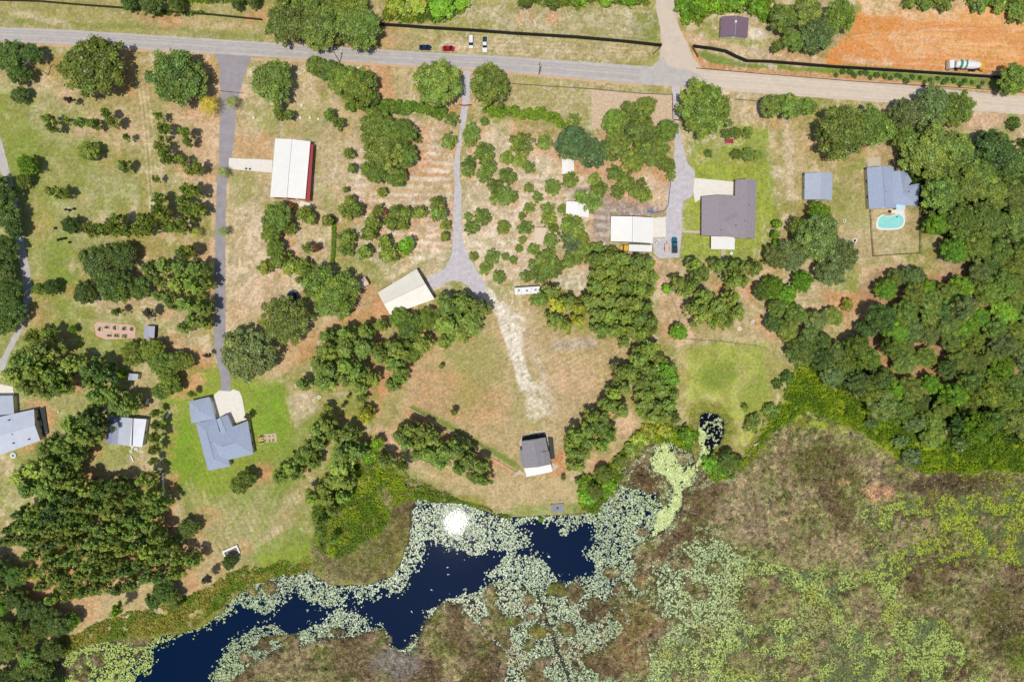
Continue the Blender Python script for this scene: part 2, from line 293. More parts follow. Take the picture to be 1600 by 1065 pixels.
PT = [  # top verge and fields beyond the road
 ('P', 'y', .9, 6, 6, '-200,-200 1030,-200 1030,120 1000,118 -200,60', .2), ('L', 'e', .6, 3, 3, '-50,30 150,40 260,44 405,60', .5, 8), ('L', 'p', .6, 4, 5, '20,22 90,34 105,40', .4, 9), ('L', 'k', .6, 4, 6, '215,26 300,32 400,45', .6, 9),
 ('P', 'd', .7, 4, 5, '600,48 800,62 1020,74 1010,98 900,96 600,76', .5), ('P', 'e', .6, 5, 5, '990,20 1030,15 1030,66 985,62', .3), ('P', 's', .5, 8, 8, '800,10 900,15 990,20 990,55 800,45', .8), ('L', 'e', .5, 2, 2, '600,77 800,90 1010,101', .4, 3), ('P', 's', .5, 2, 2, '730,10 780,12 778,32 730,30', .7),
 ('P', 'e', .9, 3, 2, '1085,76 1160,98 1600,125 1600,142 1340,132 1100,108', .2), ('P', 'G', .45, 3, 2, '1120,90 1170,101 1600,127 1600,140 1340,130 1130,108', .4), ('P', 's', .9, 1, 1, '1200,101 1214,102 1215,116 1201,115', .1), ('P', 'k', .8, 4, 4, '1060,48 1090,55 1130,66 1200,84 1290,92 1290,104 1200,93 1130,75 1075,68', .2),
 ('P', 'O', 1, 4, 4, '1340,22 1400,18 1470,20 1500,15 1620,15 1620,118 1500,112 1290,102 1290,86 1320,60', 0), ('P', 'q', .8, 4, 4, '1340,0 1620,0 1620,48 1540,40 1430,30 1350,26', .4), ('P', 'p', .5, 4, 6, '1345,0 1480,8 1500,28 1400,28 1350,24', .7),
 ('P', 'q', .45, 3, 8, '1390,58 1440,45 1600,70 1600,100 1480,82 1400,85', .9), ('L', 'p', .7, 3, 3, '1320,92 1390,100', .5, 9), ('P', 'e', .7, 4, 3, '1315,100 1390,104 1388,112 1315,108', .3), ('P', 'o', .9, 2, 2, '1112,100 1200,108 1340,118 1520,136 1600,142 1600,144 1340,132 1180,116 1100,112 1085,90 1090,85', 0),
 ('P', 'q', .8, 3, 3, '1055,40 1066,50 1088,95 1078,80', .2), ('P', 'k', .8, 3, 3, '1077,26 1093,28 1096,42 1082,44', .2), ('P', 'w', .9, 3, 4, '1170,44 1190,44 1204,58 1185,68 1172,58', .3), ('P', 'g', .6, 4, 4, '1095,45 1125,50 1170,62 1200,60 1205,78 1130,64', .3),
 # left lawn
 ('P', 'g', .62, 20, 18, '-100,120 80,140 200,200 225,300 150,345 215,365 120,390 110,480 210,500 240,600 250,720 140,740 60,720 -100,700', .25),
 ('P', 'g', .8, 18, 12, '0,210 60,200 80,330 110,370 110,490 60,480 40,330', .3), ('P', 'd', .38, 12, 12, '90,140 200,120 330,180 335,330 235,300 220,230 120,220', .5), ('P', 'k', .7, 8, 8, '255,165 338,165 338,340 290,300', .4), ('P', 'k', .75, 5, 5, '118,195 160,198 160,212 118,210', .3), ('P', 'o', .75, 5, 5, '185,75 212,78 210,150 180,140', .3),
 ('P', 'k', .65, 8, 8, '265,370 340,370 338,500 325,440 290,380', .5), ('L', 'p', .75, 1.2, 1, '216,130 221,170 230,262 234,330', .3, 2), ('L', 'p', .75, 1.2, 1, '222,130 228,170 236,262 239,320', .3, 2), ('L', 'e', .5, 1, 1, '219,130 225,170 233,262 237,320', .3, 1.5), ('L', 'p', .6, 1.2, 1, '230,130 236,180 243,262', .3, 2), ('P', 'k', .6, 6, 7, '80,140 110,138 120,160 90,175', .5), ('P', 'k', .5, 6, 7, '135,170 230,175 230,230 180,235 150,210', .6), ('L', 'k', .8, 3, 2, '331,280 333,400 333,520', .3, 5), ('L', 'p', .8, 3, 2, '356,280 355,400 356,500', .3, 5), ('L', 'k', .8, 3, 2, '340,170 335,280', .3, 8),
 # strip right of the first drive
 ('P', 'd', .9, 12, 10, '358,165 600,150 610,330 560,330 430,330 420,500 355,505', .3), ('P', 'o', .55, 8, 10, '365,210 425,200 420,250 365,245', .4), ('P', 'p', .6, 8, 12, '360,330 400,320 420,420 400,470 356,470', .6), ('P', 'g', .6, 10, 12, '380,160 500,165 520,190 490,200 500,280 540,330 510,330 490,270 480,215 400,200', .5),
 ('P', 'g', .55, 8, 8, '360,270 400,270 400,310 365,330', .4), ('P', 'p', .6, 8, 8, '450,350 520,345 515,400 440,395', .6), ('P', 'k', .7, 8, 8, '400,430 470,430 430,470 355,510 355,480', .5), ('P', 'o', .9, 8, 6, '558,455 580,445 640,470 600,500 540,510 500,530 470,560 430,575 470,530 540,490', .2), ('P', 'o', .8, 7, 5, '435,540 500,515 490,560 440,580', .2),
 ('P', 'g', .6, 9, 8, '505,420 560,400 650,395 700,380 650,420 590,450 575,430', .5), ('L', 'p', .7, 4, 3, '600,440 650,405 690,392', .5, 9), ('L', 'e', .45, 1.5, 1, '592,452 655,415 668,408', .3, 3),
 # striped orchard rows in the middle
 ('P', 'k', .85, 8, 8, '640,190 716,190 715,385 650,400 555,340 540,290 560,280 640,290', .35), ('P', 'o', .7, 6, 6, '560,278 700,290 690,250 655,240', .5), ('P', 'p', .8, 8, 8, '725,210 960,220 940,260 930,420 760,440 722,380', .45), ('P', 'o', .55, 8, 10, '800,190 880,200 960,260 930,280 850,240 800,260', .5), ('P', 'd', .9, 8, 6, '580,100 1050,125 1050,140 920,140 890,180 790,160 700,160 600,150', .4),
 ('P', 'y', .8, 5, 4, '800,112 920,120 920,175 810,165', .4), ('P', 'o', .8, 5, 5, '556,96 610,98 615,150 590,160 580,130', .2), ('P', 'k', .5, 8, 8, '800,390 1010,420 920,460 840,455 780,440', .5), ('P', 'w', .7, 6, 8, '865,430 915,425 918,455 870,448', .6),
 ('P', 's', 1, 1.5, 1, '924,141 1050,148 1053,215 925,200', .1), ('P', 't', .5, 3, 2, '924,141 1050,148 1053,215 925,200', .5),
 # gravel yard round the green trimmed barn
 ('P', 'k', .9, 5, 5, '900,250 1050,255 1044,330 1025,335 960,330 945,395 920,380 922,300', .3), ('P', 'v', 1, 7, 7, '880,280 950,295 960,310 1010,315 1040,330 1040,338 960,336 948,385 928,370 930,330 880,300', .25), ('P', 'p', .6, 5, 5, '985,275 1020,275 1020,290 990,290', .3),
 # lawns of the right houses
 ('P', 'l', .95, 8, 6, '1072,205 1200,190 1215,380 1195,410 1060,405 1066,330 1085,300', .15), ('P', 'L', .6, 10, 8, '1075,235 1190,255 1205,300 1210,370 1150,395 1070,400 1072,310 1100,275', .4), ('P', 't', .8, 7, 8, '1150,150 1270,150 1265,270 1215,260 1200,200 1120,190', .45), ('P', 't', .6, 9, 9, '1225,270 1260,260 1255,320 1225,310', .4), ('L', 'p', .65, 4, 3, '1228,160 1232,210 1235,310', .4, 12),
 ('P', 't', .7, 9, 9, '1300,270 1352,265 1355,400 1430,405 1460,430 1360,480 1345,440 1330,330', .4), ('P', 'g', .55, 9, 9, '1300,290 1350,300 1358,360 1310,350', .5), ('P', 'd', .8, 3, 3, '1362,330 1435,328 1437,396 1364,400', .5), ('P', 'o', .9, 6, 6, '1285,450 1360,460 1370,500 1330,520 1290,480', .2), ('P', 'k', .6, 6, 6, '1345,420 1400,410 1385,450 1340,455', .4), ('P', 'o', .8, 8, 4, '1370,430 1600,420 1600,640 1380,640 1290,560', .2),
 ('P', 'k', .9, 4, 4, '1505,176 1580,176 1560,200 1510,200', .2), ('P', 'G', .8, 2, 1, '1575,178 1590,176 1588,195 1572,208', .2), ('P', 'v', .8, 2, 1, '1350,255 1380,245 1380,262 1352,262', .2), ('P', 't', .9, 4, 3, '1372,235 1402,232 1400,262 1380,262', .2),
 ('P', 'k', .85, 7, 6, '1010,400 1060,405 1060,440 1090,470 1080,520 1110,530 1060,535 1030,520 1030,450 1012,440', .3), ('P', 'o', .8, 6, 6, '1108,435 1155,440 1140,460 1110,455', .3), ('P', 'd', .8, 8, 8, '1085,500 1190,480 1200,540 1090,535', .4), ('P', 't', .7, 6, 6, '1165,440 1200,450 1200,500 1160,480', .3),
 # centre field
 ('P', 't', 1, 12, 8, '690,520 770,480 830,500 1000,540 960,620 890,700 880,790 780,800 640,740 580,640 640,580', .3), ('P', 'o', .5, 10, 10, '640,580 700,570 800,620 800,660 700,650 640,640', .6), ('P', 't', .9, 10, 8, '830,500 920,540 1000,545 960,610 890,690 850,680 850,560', .5), ('P', 'k', .55, 9, 8, '830,560 900,560 940,590 880,680 850,640', .7),
 ('P', 'g', .55, 8, 8, '700,550 790,560 790,580 730,640 700,630 720,600', .6), ('P', 'g', .5, 7, 7, '710,520 770,520 790,560 690,560', .5), ('P', 'd', .9, 6, 6, '800,450 840,470 860,600 900,640 870,690 840,680 820,560 770,470', .4), ('P', 'y', .7, 7, 8, '800,590 840,580 855,650 840,672 800,660', .5),
 ('P', 'w', 1, 3, 6, '756,450 768,450 786,474 806,496 818,520 820,560 830,606 814,614 800,570 788,530 774,492 752,468', .3), ('P', 'w', .7, 5, 8, '788,472 822,496 828,520 812,520', .6), ('L', 'p', .6, 2, 3, '842,560 852,600 870,640', .4, 3), ('L', 'p', .5, 2, 3, '826,610 836,640 848,660', .5, 3), ('P', 'w', .6, 5, 9, '815,600 850,600 860,650 830,660', .6), ('L', 's', .7, 4, 3, '830,545 850,590 862,650', .3, 8),
 ('P', 'v', .6, 1.5, 1, '863,530 930,526 932,544 864,549', .1), ('P', 's', .7, 1.5, 1, '863,530 930,526 932,544 864,549', .5), ('P', 'r', .45, 5, 5, '590,520 640,570 600,620 560,610', .5), ('P', 'o', .9, 6, 5, '590,530 640,560 630,590 590,640 600,570', .2), ('P', 'y', .8, 6, 6, '595,625 640,590 625,640 600,690', .4),
 ('P', 'o', .95, 4, 3, '632,636 668,652 700,680 760,712 812,738 812,745 740,712 690,690 640,665', .1), ('L', 'e', 1, 3, 4, '645,638 700,664 760,698 812,731', .3, 9), ('L', 'G', .4, 2, 4, '660,644 700,664 760,698 790,716', .5, 6), ('P', 'o', .9, 5, 4, '840,740 880,700 960,590 990,560 970,640 900,720 880,745', .2), ('P', 'r', .55, 2, 2, '960,597 968,600 935,648 912,670 905,665 925,640', .5), ('P', 'r', .6, 2, 2, '864,715 880,695 892,700 885,720 868,722', .5),
 ('P', 't', .9, 6, 5, '780,745 810,735 880,745 920,700 1000,640 1000,680 950,740 905,790 800,795', .3), ('P', 'k', .8, 5, 4, '955,665 985,640 1000,670 965,685', .3), ('P', 'g', .8, 4, 4, '800,790 905,785 920,760 975,700 985,712 925,785 905,808 800,808', .3), ('P', 'e', .6, 3, 3, '600,690 660,735 720,770 800,795 800,806 720,785 640,755 590,710', .3),
 ('P', 'k', .8, 7, 6, '585,655 640,690 660,735 620,720 580,680', .3), ('P', 't', .85, 7, 7, '640,720 690,725 780,770 800,795 740,790 660,745', .4),
 # left house lawn and mown slope
 ('P', 'l', 1, 9, 9, '255,600 300,560 335,560 430,590 455,620 450,690 400,740 300,800 260,770 250,660', .15), ('P', 'G', .6, 14, 12, '262,640 296,650 322,740 290,790 262,740', .3), ('P', 'G', .55, 16, 12, '385,605 445,595 452,650 445,680 405,690 400,640', .2), ('P', 'g', .7, 16, 12, '400,700 500,640 530,650 480,720 430,800 380,850 310,850 270,800 350,760', .3),
 ('P', 'p', .8, 5, 5, '447,620 490,610 500,640 460,665', .4), ('P', 'd', .6, 14, 12, '265,790 300,750 360,800 430,780 500,720 460,830 380,880 300,890', .4), ('L', 'G', .45, 4, 5, '440,690 470,720 400,850 370,870', .4, 8), ('L', 'G', .45, 4, 5, '440,750 395,840', .4, 6), ('L', 'G', .4, 4, 5, '410,745 360,830', .4, 6), ('L', 'e', .4, 3, 5, '420,770 375,840', .3, 3), ('L', 'e', .6, 3, 3, '275,750 300,810', .4, 10), ('P', 'g', .8, 4, 3, '370,870 460,820 490,840 495,880 420,890 390,890', .2), ('P', 'l', .8, 3, 3, '400,865 490,850 495,882 410,892', .2),
 ('P', 'd', .85, 7, 7, '165,705 235,705 232,760 180,750 110,750', .4), ('P', 'g', .6, 7, 7, '160,700 200,705 200,740 150,735', .4), ('P', 'o', .8, 6, 5, '180,745 240,740 235,765 190,765', .3), ('P', 't', .95, 6, 6, '100,925 220,905 320,870 400,885 350,905 240,945 170,980 110,985', .3), ('P', 'o', .9, 4, 4, '35,920 75,902 72,925 40,938', .1), ('P', 'y', .85, 5, 5, '5,835 42,840 45,878 20,880', .3), ('P', 'o', .9, 5, 4, '85,940 130,935 125,965 95,970', .2),
 ('P', 'd', .8, 5, 5, '215,650 235,640 235,690 218,700', .3), ('P', 'o', .7, 4, 4, '38,625 60,620 90,640 78,690 60,700 30,710 15,712 60,685', .3), ('P', 'o', .7, 8, 6, '100,590 130,600 125,620 105,610', .3), ('P', 't', .6, 6, 6, '185,560 235,575 225,620 180,600', .4), ('P', 'o', .7, 7, 6, '230,740 280,740 270,830 310,860 250,900 150,930 60,940 40,880 100,780', .2), ('P', 'k', .7, 5, 5, '250,780 300,810 330,850 260,880', .4),
 ('P', 'r', .7, 2, 1, '147,504 210,506 212,528 150,530', .3),
 # round green patch on the right lawn by the pond
 ('P', 'L', .9, 8, 6, '1062,540 1195,535 1230,575 1195,640 1180,690 1135,700 1085,690 1062,640', .3), ('P', 't', .6, 5, 5, '1058,535 1075,540 1070,640 1090,660 1060,660', .4), ('P', 'l', .9, 8, 8, '1095,562 1140,558 1160,585 1140,610 1105,612 1085,590', .4), ('P', 'e', .7, 7, 9, '1100,572 1130,562 1152,580 1142,602 1112,606 1096,590', .5), ('P', 'd', .6, 5, 5, '1140,650 1165,660 1150,700 1135,700', .5), ('P', 'g', .7, 6, 6, '1150,620 1200,560 1215,600 1170,660', .4), ('P', 'y', .9, 4, 3, '1190,540 1240,565 1250,575 1205,620', .3)]
for q in PT:
    paint(q[0], q[1], q[2], q[3], q[4], q[5], q[6] if len(q) > 6 else 0, q[7] if len(q) > 7 else 0)
# mown and raked rows across the orchard (bands of sand between rows of grass)
for (x0, x1, y0, y1, per, ang, k, st) in ((540, 716, 210, 420, 12.5, .02, 'w', .7), (722, 960, 215, 440, 13, .0, 'w', .4), (555, 800, 95, 160, 9, .02, 'd', .4), (20, 320, 150, 345, 9, .05, 'e', .22), (60, 330, 370, 540, 8, .08, 'e', .22), (270, 500, 700, 880, 9, 1.15, 'e', .4), (640, 960, 500, 720, 7, -.5, 'b', .22), (1060, 1210, 210, 410, 7, 1.5, 'g', .3), (1350, 1600, 40, 110, 9, .06, 'q', .6), (660, 1020, 45, 95, 6, .05, 'p', .4)):
    s_ = sub((x0, x1, y0, y1)); x, y = GX[s_], GY[s_]; e = 1 - sms(-18, 0, np.maximum(np.maximum(x0 - x, x - x1), np.maximum(y0 - y, y - y1)))
    ph = (y * math.cos(ang) - x * math.sin(ang) + wx[s_] * 3) / per
    st_ = sms(.25, .8, np.sin(ph * 2 * math.pi) * .5 + .5) * sms(.35, .6, nB[s_] * .6 + fbm(x, y, 40, 3) * .4)
    C[s_] = mix(C[s_], st_ * e * st, k)
# litter and bare sand below the trees
rl = random.Random(2)
for lst, st in ((OAK, .75), (YOUNG, .45), (ROUND, .45), (PINE, .7)):
    for (x, y, r, t) in lst:
        if r < 7: continue
        kx = .95 if lst is OAK else .96; bx_, by_ = 800 + (x - 800) * kx, 532 + (y - 532) * kx
        s2 = st * (.45 if (bx_ < 250 and by_ < 620) else 1) * (0.5 if bx_ > 1060 and by_ < 420 else 1)
        spot(rl.choice('oot') if bx_ < 1350 else 'b', s2 * rl.uniform(.6, 1), bx_ + r * .25, by_ - r * .1, r * 1.15, r * .95, 5, .35)
# grass and sand grain
nD = fbm(GX, GY, 2.2, 7, 2)
rg_ = 1 - np.abs(2 * fbm(GX, GY, 13, 6, 4, .6) - 1); sandz = sms(340, 420, GX) * (1 - sms(1180, 1300, GX)) * (1 - sms(440, 520, GY)) + .5
lawn = sms(0, .05, C[..., 1] - C[..., 0]); sandz = sandz * (1 - .85 * lawn)
C = mix(C, np.clip(sms(.90, .99, rg_) * sms(.4, .6, nA) * .32 * sandz, 0, 1), 'w')
C = mix(C, sms(.5, .64, fbm(GX, GY, 8, 2, 3)) * sms(.38, .55, fbm(GX, GY, 60, 7)) * .28 * sandz.clip(0, 1.2), 's')
lot = 1 - .72 * (1 - sms(-6, 6, sdpoly(GX, GY, pts('1290,95 1340,26 1620,18 1620,120 1400,112'))))
C *= (1.0 + ((nC - .5) * .42 + (nB - .5) * .3 + (nD - .5) * .38) * lot)[..., None]
lawn = sms(0, .06, C[..., 1] - C[..., 0]); gn = fbm(GX, GY, 3.2, 5, 2); C = mix(C, sms(.62, .85, gn) * .3 * (1 - .8 * lawn), 'p'); C = mix(C, sms(.6, .82, fbm(GX, GY, 3.6, 7, 2)) * .4, 'e')
# wheel arcs on the cleared lot
for i in range(16):
    a = random.Random(i).uniform(.2, 1); y0 = 52 + i * 3.2
    paint('L', 'q' if i % 3 else 'p', .75 * a, 1.6, 4, [(1330 + i * 4, 70 + (i - 8) * 1.5), (1380, y0), (1450, y0 - 6 + i * .4), (1600, y0 + (i - 5) * 1.3)], .4, 1.5)
for i in range(14):
    a = -1.2 + i * .17; paint('L', 'p' if i % 2 else 'q', .5, 1.3, 3, [(1390, 58), (1390 + 34 * math.cos(a), 58 + 26 * math.sin(a)), (1400 + 90 * math.cos(a * .5), 58 + 34 * math.sin(a))], .4, 1.6)
paint('P', 's', .85, 1.5, 1, '924,141 1050,148 1053,215 925,200', .1); paint('P', 'k', .45, 1.5, 1, '924,141 1050,148 1053,215 925,200', .3)
# ---- wetland: bed below water where open or lily covered, raised brown marsh elsewhere
SHORE = pts('-400,1300 -400,1200 60,1100 80,1065 84,1035 100,1008 130,1010 160,1002 200,996 240,998 285,990 330,970 352,945 372,930 392,912 440,896 482,884 500,905 540,916 580,913 612,900 632,868 640,838 640,790 652,776 690,784 722,786 762,802 800,808 868,804 900,803 930,798 950,775 968,745 985,712 1012,690 1050,688 1082,700 1092,735 1110,720 1135,738 1180,705 1215,665 1262,640 1330,668 1385,710 1440,735 1520,738 1640,742 2200,760 2200,1600 -400,1600')
MARSH = [pts(q) for q in (
 '966,760 985,722 1012,694 1035,690 1022,712 1018,728 1040,750 1050,775 1040,800 1030,770 1000,764', '1050,700 1082,704 1085,712 1066,735',
 '1066,795 1078,760 1112,745 1150,738 1190,690 1240,645 1330,668 1420,732 1620,742 1620,760 1500,770 1425,778 1345,792 1350,846 1372,846 1400,828 1462,800 1470,830 1400,856 1380,878 1300,896 1232,884 1200,878 1150,866 1120,842 1095,835 1060,868 1030,884 1000,890 984,862 1018,842 1048,818',
 '1410,900 1450,882 1520,868 1620,884 1620,1100 1520,1050 1480,962 1430,966 1405,932', '1310,932 1360,912 1378,930 1374,968 1346,986 1316,950', '1165,906 1210,898 1252,928 1250,958 1180,976 1155,946',
 '962,952 975,935 1010,930 1022,915 1030,932 1026,955 1066,972 1050,985 1012,1005 1020,1045 985,1065 910,1042 905,1030 950,1012 975,985', '350,1085 395,1035 450,1010 520,1002 570,988 590,985 612,1012 640,1022 676,962 700,948 730,962 760,992 790,1020 780,1090',
 '500,905 482,884 440,896 392,912 372,930 330,970 285,990 240,998 160,1002 100,1008 60,1000 0,900 600,600 640,790 640,838 632,868 612,900 580,913 540,916')]
TUSS = [(1003, 905, 20, 16), (872, 918, 13, 11), (897, 925, 13, 18), (828, 933, 10, 9), (836, 990, 14, 11), (829, 1013, 9, 8), (850, 1033, 8, 6), (885, 985, 14, 12), (1091, 926, 14, 13), (1064, 878, 14, 10), (955, 895, 17, 10), (770, 938, 10, 8), (756, 970, 9, 7), (572, 996, 12, 10), (1380, 1000, 16, 10), (1285, 1005, 12, 9), (1100, 845, 8, 8), (1120, 890, 12, 8), (710, 950, 16, 12), (1160, 1030, 22, 12), (1240, 1045, 26, 12), (920, 960, 12, 8), (1190, 1000, 20, 9), (1003, 832, 7, 6)]
POND = pts('1093,648 1105,642 1122,645 1134,656 1134,676 1126,695 1112,708 1098,708 1091,690 1089,668')
MOUTH = pts('1096,700 1112,706 1080,742 1068,760 1060,748 1088,722')
w8x, w8y = GX + wx * 9, GY + wy * 9
shore = sdpoly(w8x * .5 + GX * .5, w8y * .5 + GY * .5, SHORE)
mar = np.full(GX.shape, 1e3, np.float32)
for q in MARSH: mar = np.minimum(mar, sdpoly(w8x, w8y, q))
for (a, b, c_, d_) in TUSS: mar = np.minimum(mar, (np.sqrt(((w8x - a) / c_) ** 2 + ((w8y - b) / d_) ** 2) - 1) * min(c_, d_))
pond = np.minimum(sdpoly(GX + wx * 2, GY + wy * 2, POND), sdpoly(GX, GY, MOUTH))
wet = np.minimum(shore, pond)
# the mixed lily marsh has a patchy half flooded floor
n7 = fbm(GX, GY, 22, 6, 4); n9 = fbm(GX, GY, 70, 1, 4)
EAST = sms(960, 1150, GX + (GY - 900) * .8)
patch = (n7 - .5) * 46 + (.5 - n9) * 34 + 10
OPEN = [pts(q) for q in ('60,1200 180,1065 240,1000 330,972 350,960 368,930 402,938 432,945 436,918 480,905 530,915 560,905 610,905 650,870 645,800 700,780 800,805 935,810 960,775 1015,765 1030,785 1010,840 980,870 960,920 905,905 870,906 860,920 780,900 730,930 690,940 650,985 622,1010 600,985 540,980 470,990 380,1000 330,1065 300,1200',)]
opn = sdpoly(w8x * .6 + GX * .4, w8y * .6 + GY * .4, OPEN[0])
mar2 = np.where(opn > 0, np.minimum(mar, np.maximum(patch, -opn)), mar)
DK = np.minimum(pond, sdpoly(GX + wx * 3, GY + wy * 3, pts('1018,718 1024,700 1036,694 1050,702 1062,722 1068,738 1088,722 1096,700 1112,706 1122,708 1100,722 1085,738 1078,748 1080,758 1066,762 1062,790 1047,822 1015,838 1028,800 1050,786 1054,765 1040,745 1022,735')))
mar2 = np.where((DK < 2), 5, mar2)
inwet = 1 - sms(-2, 2, wet)                        # 1 in the wetland
hi = 1 - sms(-4, 3, mar2)                          # 1 on the marsh hummocks
rough_ = fbm(GX, GY, 7, 4, 4); rough2 = fbm(GX, GY, 3.5, 2, 3)
zland = np.zeros(GX.shape, np.float32)
zm = -.05 + 1.5 * (rough_ - .45) + .5 * (rough2 - .5)
deep = 1 - sms(-3, 6, np.minimum(opn, pond + 6))
zwet = (-1.1 * deep - .30 * (1 - deep)) * (1 - hi) + zm * hi
Z = zland * (1 - inwet) + zwet * inwet
mc = np.zeros(C.shape, np.float32) + np.array(lin((146, 128, 96)), np.float32)
def mm(c, m, rgb): return c * (1 - m[..., None]) + np.array(lin(rgb), np.float32) * m[..., None]
mc = mm(mc, sms(.45, .62, fbm(GX, GY, 34, 3)) * .8, (152, 128, 104)); mc = mm(mc, sms(.5, .65, fbm(GX, GY, 26, 5)) * .7, (112, 112, 56)); mc = mm(mc, sms(.56, .7, fbm(GX, GY, 12, 2)) * .6, (70, 60, 44))
mc = mm(mc, sms(.5, .7, nC) * .45, (176, 158, 122)); mc = mm(mc, sms(.48, .62, fbm(GX, GY, 60, 6, 3)) * .15 * sms(1000, 1250, GX), (134, 134, 70)); mc = mm(mc, sms(.53, .62, fbm(GX, GY, 42, 2, 4)) * .7, (96, 74, 52)); mc = mm(mc, sms(.55, .66, fbm(GX, GY, 30, 7, 4)) * .25, (122, 128, 56)); mc = mm(mc, sms(30, 0, mar2 + 14) * 0, (0, 0, 0))
def mspot(rgb, st, x, y, rx, ry):
    global mc
    d = np.sqrt(((w8x - x) / rx) ** 2 + ((w8y - y) / ry) ** 2); mc = mm(mc, (1 - sms(.5, 1.1, d)) * st * (.5 + sms(.35, .6, nC) * .5), rgb)
for a in (((206, 156, 128), .9, 1375, 768, 28, 16), ((206, 156, 128), .5, 1318, 755, 10, 8), ((100, 76, 52), .8, 1095, 775, 50, 40), ((96, 74, 50), .8, 1010, 755, 35, 50), ((98, 80, 52), .8, 560, 1030, 60, 40), ((96, 88, 36), .8, 1560, 960, 45, 60), ((74, 60, 44), .8, 1580, 1000, 40, 40), ((86, 70, 50), .8, 1500, 755, 130, 20), ((110, 118, 34), .7, 1600, 1020, 40, 50), ((104, 100, 50), .8, 1270, 720, 60, 30),
          ((170, 150, 124), .6, 1160, 810, 60, 50), ((170, 148, 118), .6, 1300, 860, 60, 25), ((150, 138, 140), .6, 1060, 1000, 60, 30), ((112, 110, 34), .9, 872, 920, 18, 14), ((150, 132, 52), .7, 840, 990, 20, 16), ((140, 100, 70), .6, 1000, 1000, 60, 60), ((148, 136, 140), .7, 620, 1035, 50, 30), ((126, 96, 60), .7, 1003, 905, 26, 20), ((112, 112, 48), .9, 570, 840, 70, 70), ((146, 154, 30), .9, 1300, 640, 130, 40), ((120, 104, 62), .6, 620, 850, 30, 60), ((150, 142, 60), .9, 250, 985, 110, 20), ((156, 146, 62), .8, 390, 915, 50, 12), ((150, 154, 40), .7, 560, 770, 40, 60)):
    mspot(*a)
mc *= (1.12 + (rough2 - .5) * 1.2 + (nC - .5) * .9)[..., None].clip(.2, 2)
bed = ((np.array(lin((58, 60, 52)), np.float32) * (1 - EAST[..., None]) + np.array(lin((88, 92, 56)), np.float32) * EAST[..., None]) * (.6 + .8 * nC[..., None]))
wc = mc * hi[..., None] + bed * (1 - hi[..., None])
# grassy fringe on the land side of the shore
fr = 1 - sms(2, 26, wet + (nB - .5) * 22); fr = fr * ((GX < 760) | (GX > 895)) 
C = C * (1 - (fr * .85)[..., None]) + (np.array(lin((140, 138, 58)), np.float32) * (.75 + nC[..., None] * .5)) * (fr * .85)[..., None]
pen = 1 - sms(-8, 8, sdpoly(w8x, w8y, pts('545,700 600,705 640,745 700,775 650,780 640,850 600,915 500,905 488,850 495,800 540,760')))
C = C * (1 - pen[..., None] * .9) + mc * pen[..., None] * .9
Z = Z + pen * (1 - inwet) * (rough_ - .4) * .8
band = 1 - sms(-8, 8, sdpoly(w8x, w8y, pts('1180,705 1215,650 1235,600 1250,565 1295,570 1300,600 1380,640 1440,690 1640,680 1640,740 1440,740 1330,670 1262,645 1215,672')))
C = C * (1 - band[..., None]) + (np.array(lin((132, 146, 34)), np.float32) * (.6 + nC[..., None] * .8)) * band[..., None]
C = C * (1 - inwet[..., None]) + wc * inwet[..., None]
Z = np.where((np.abs(GX - 800) > 920) | (GY < -110), np.where(wet < 0, -.35, 0), Z)
far_ = np.clip(np.maximum(np.maximum(-100 - GX, GX - 1700), np.maximum(-100 - GY, GY - 1165)) / 60, 0, 1)[..., None]
fc = np.where((wet < 0)[..., None], np.array(lin((126, 118, 80)), np.float32), np.array(lin((126, 134, 72)), np.float32)); C = C * (1 - far_) + fc * far_
ny, nx = GX.shape
V = np.stack([(GX - 800) * S, (532.5 - GY) * S, Z], -1).reshape(-1, 3)
ii = (np.arange(ny - 1)[:, None] * nx + np.arange(nx - 1)[None, :]).ravel()
idx = np.stack([ii + nx, ii + nx + 1, ii + 1, ii], 1).ravel()
gme = np_mesh('ground', V, 4, idx, C.reshape(-1, 3), True)
ground = link('ground', gme, attr_mat('ground_grain', amp=.42, bump=.6, dist=.3, fine=2.2)); tag(ground, kind='structure')
def at(px, py, A):
    i = np.clip(np.searchsorted(gx, px), 0, len(gx) - 1); j = np.clip(np.searchsorted(gy, py), 0, len(gy) - 1); return A[j, i]
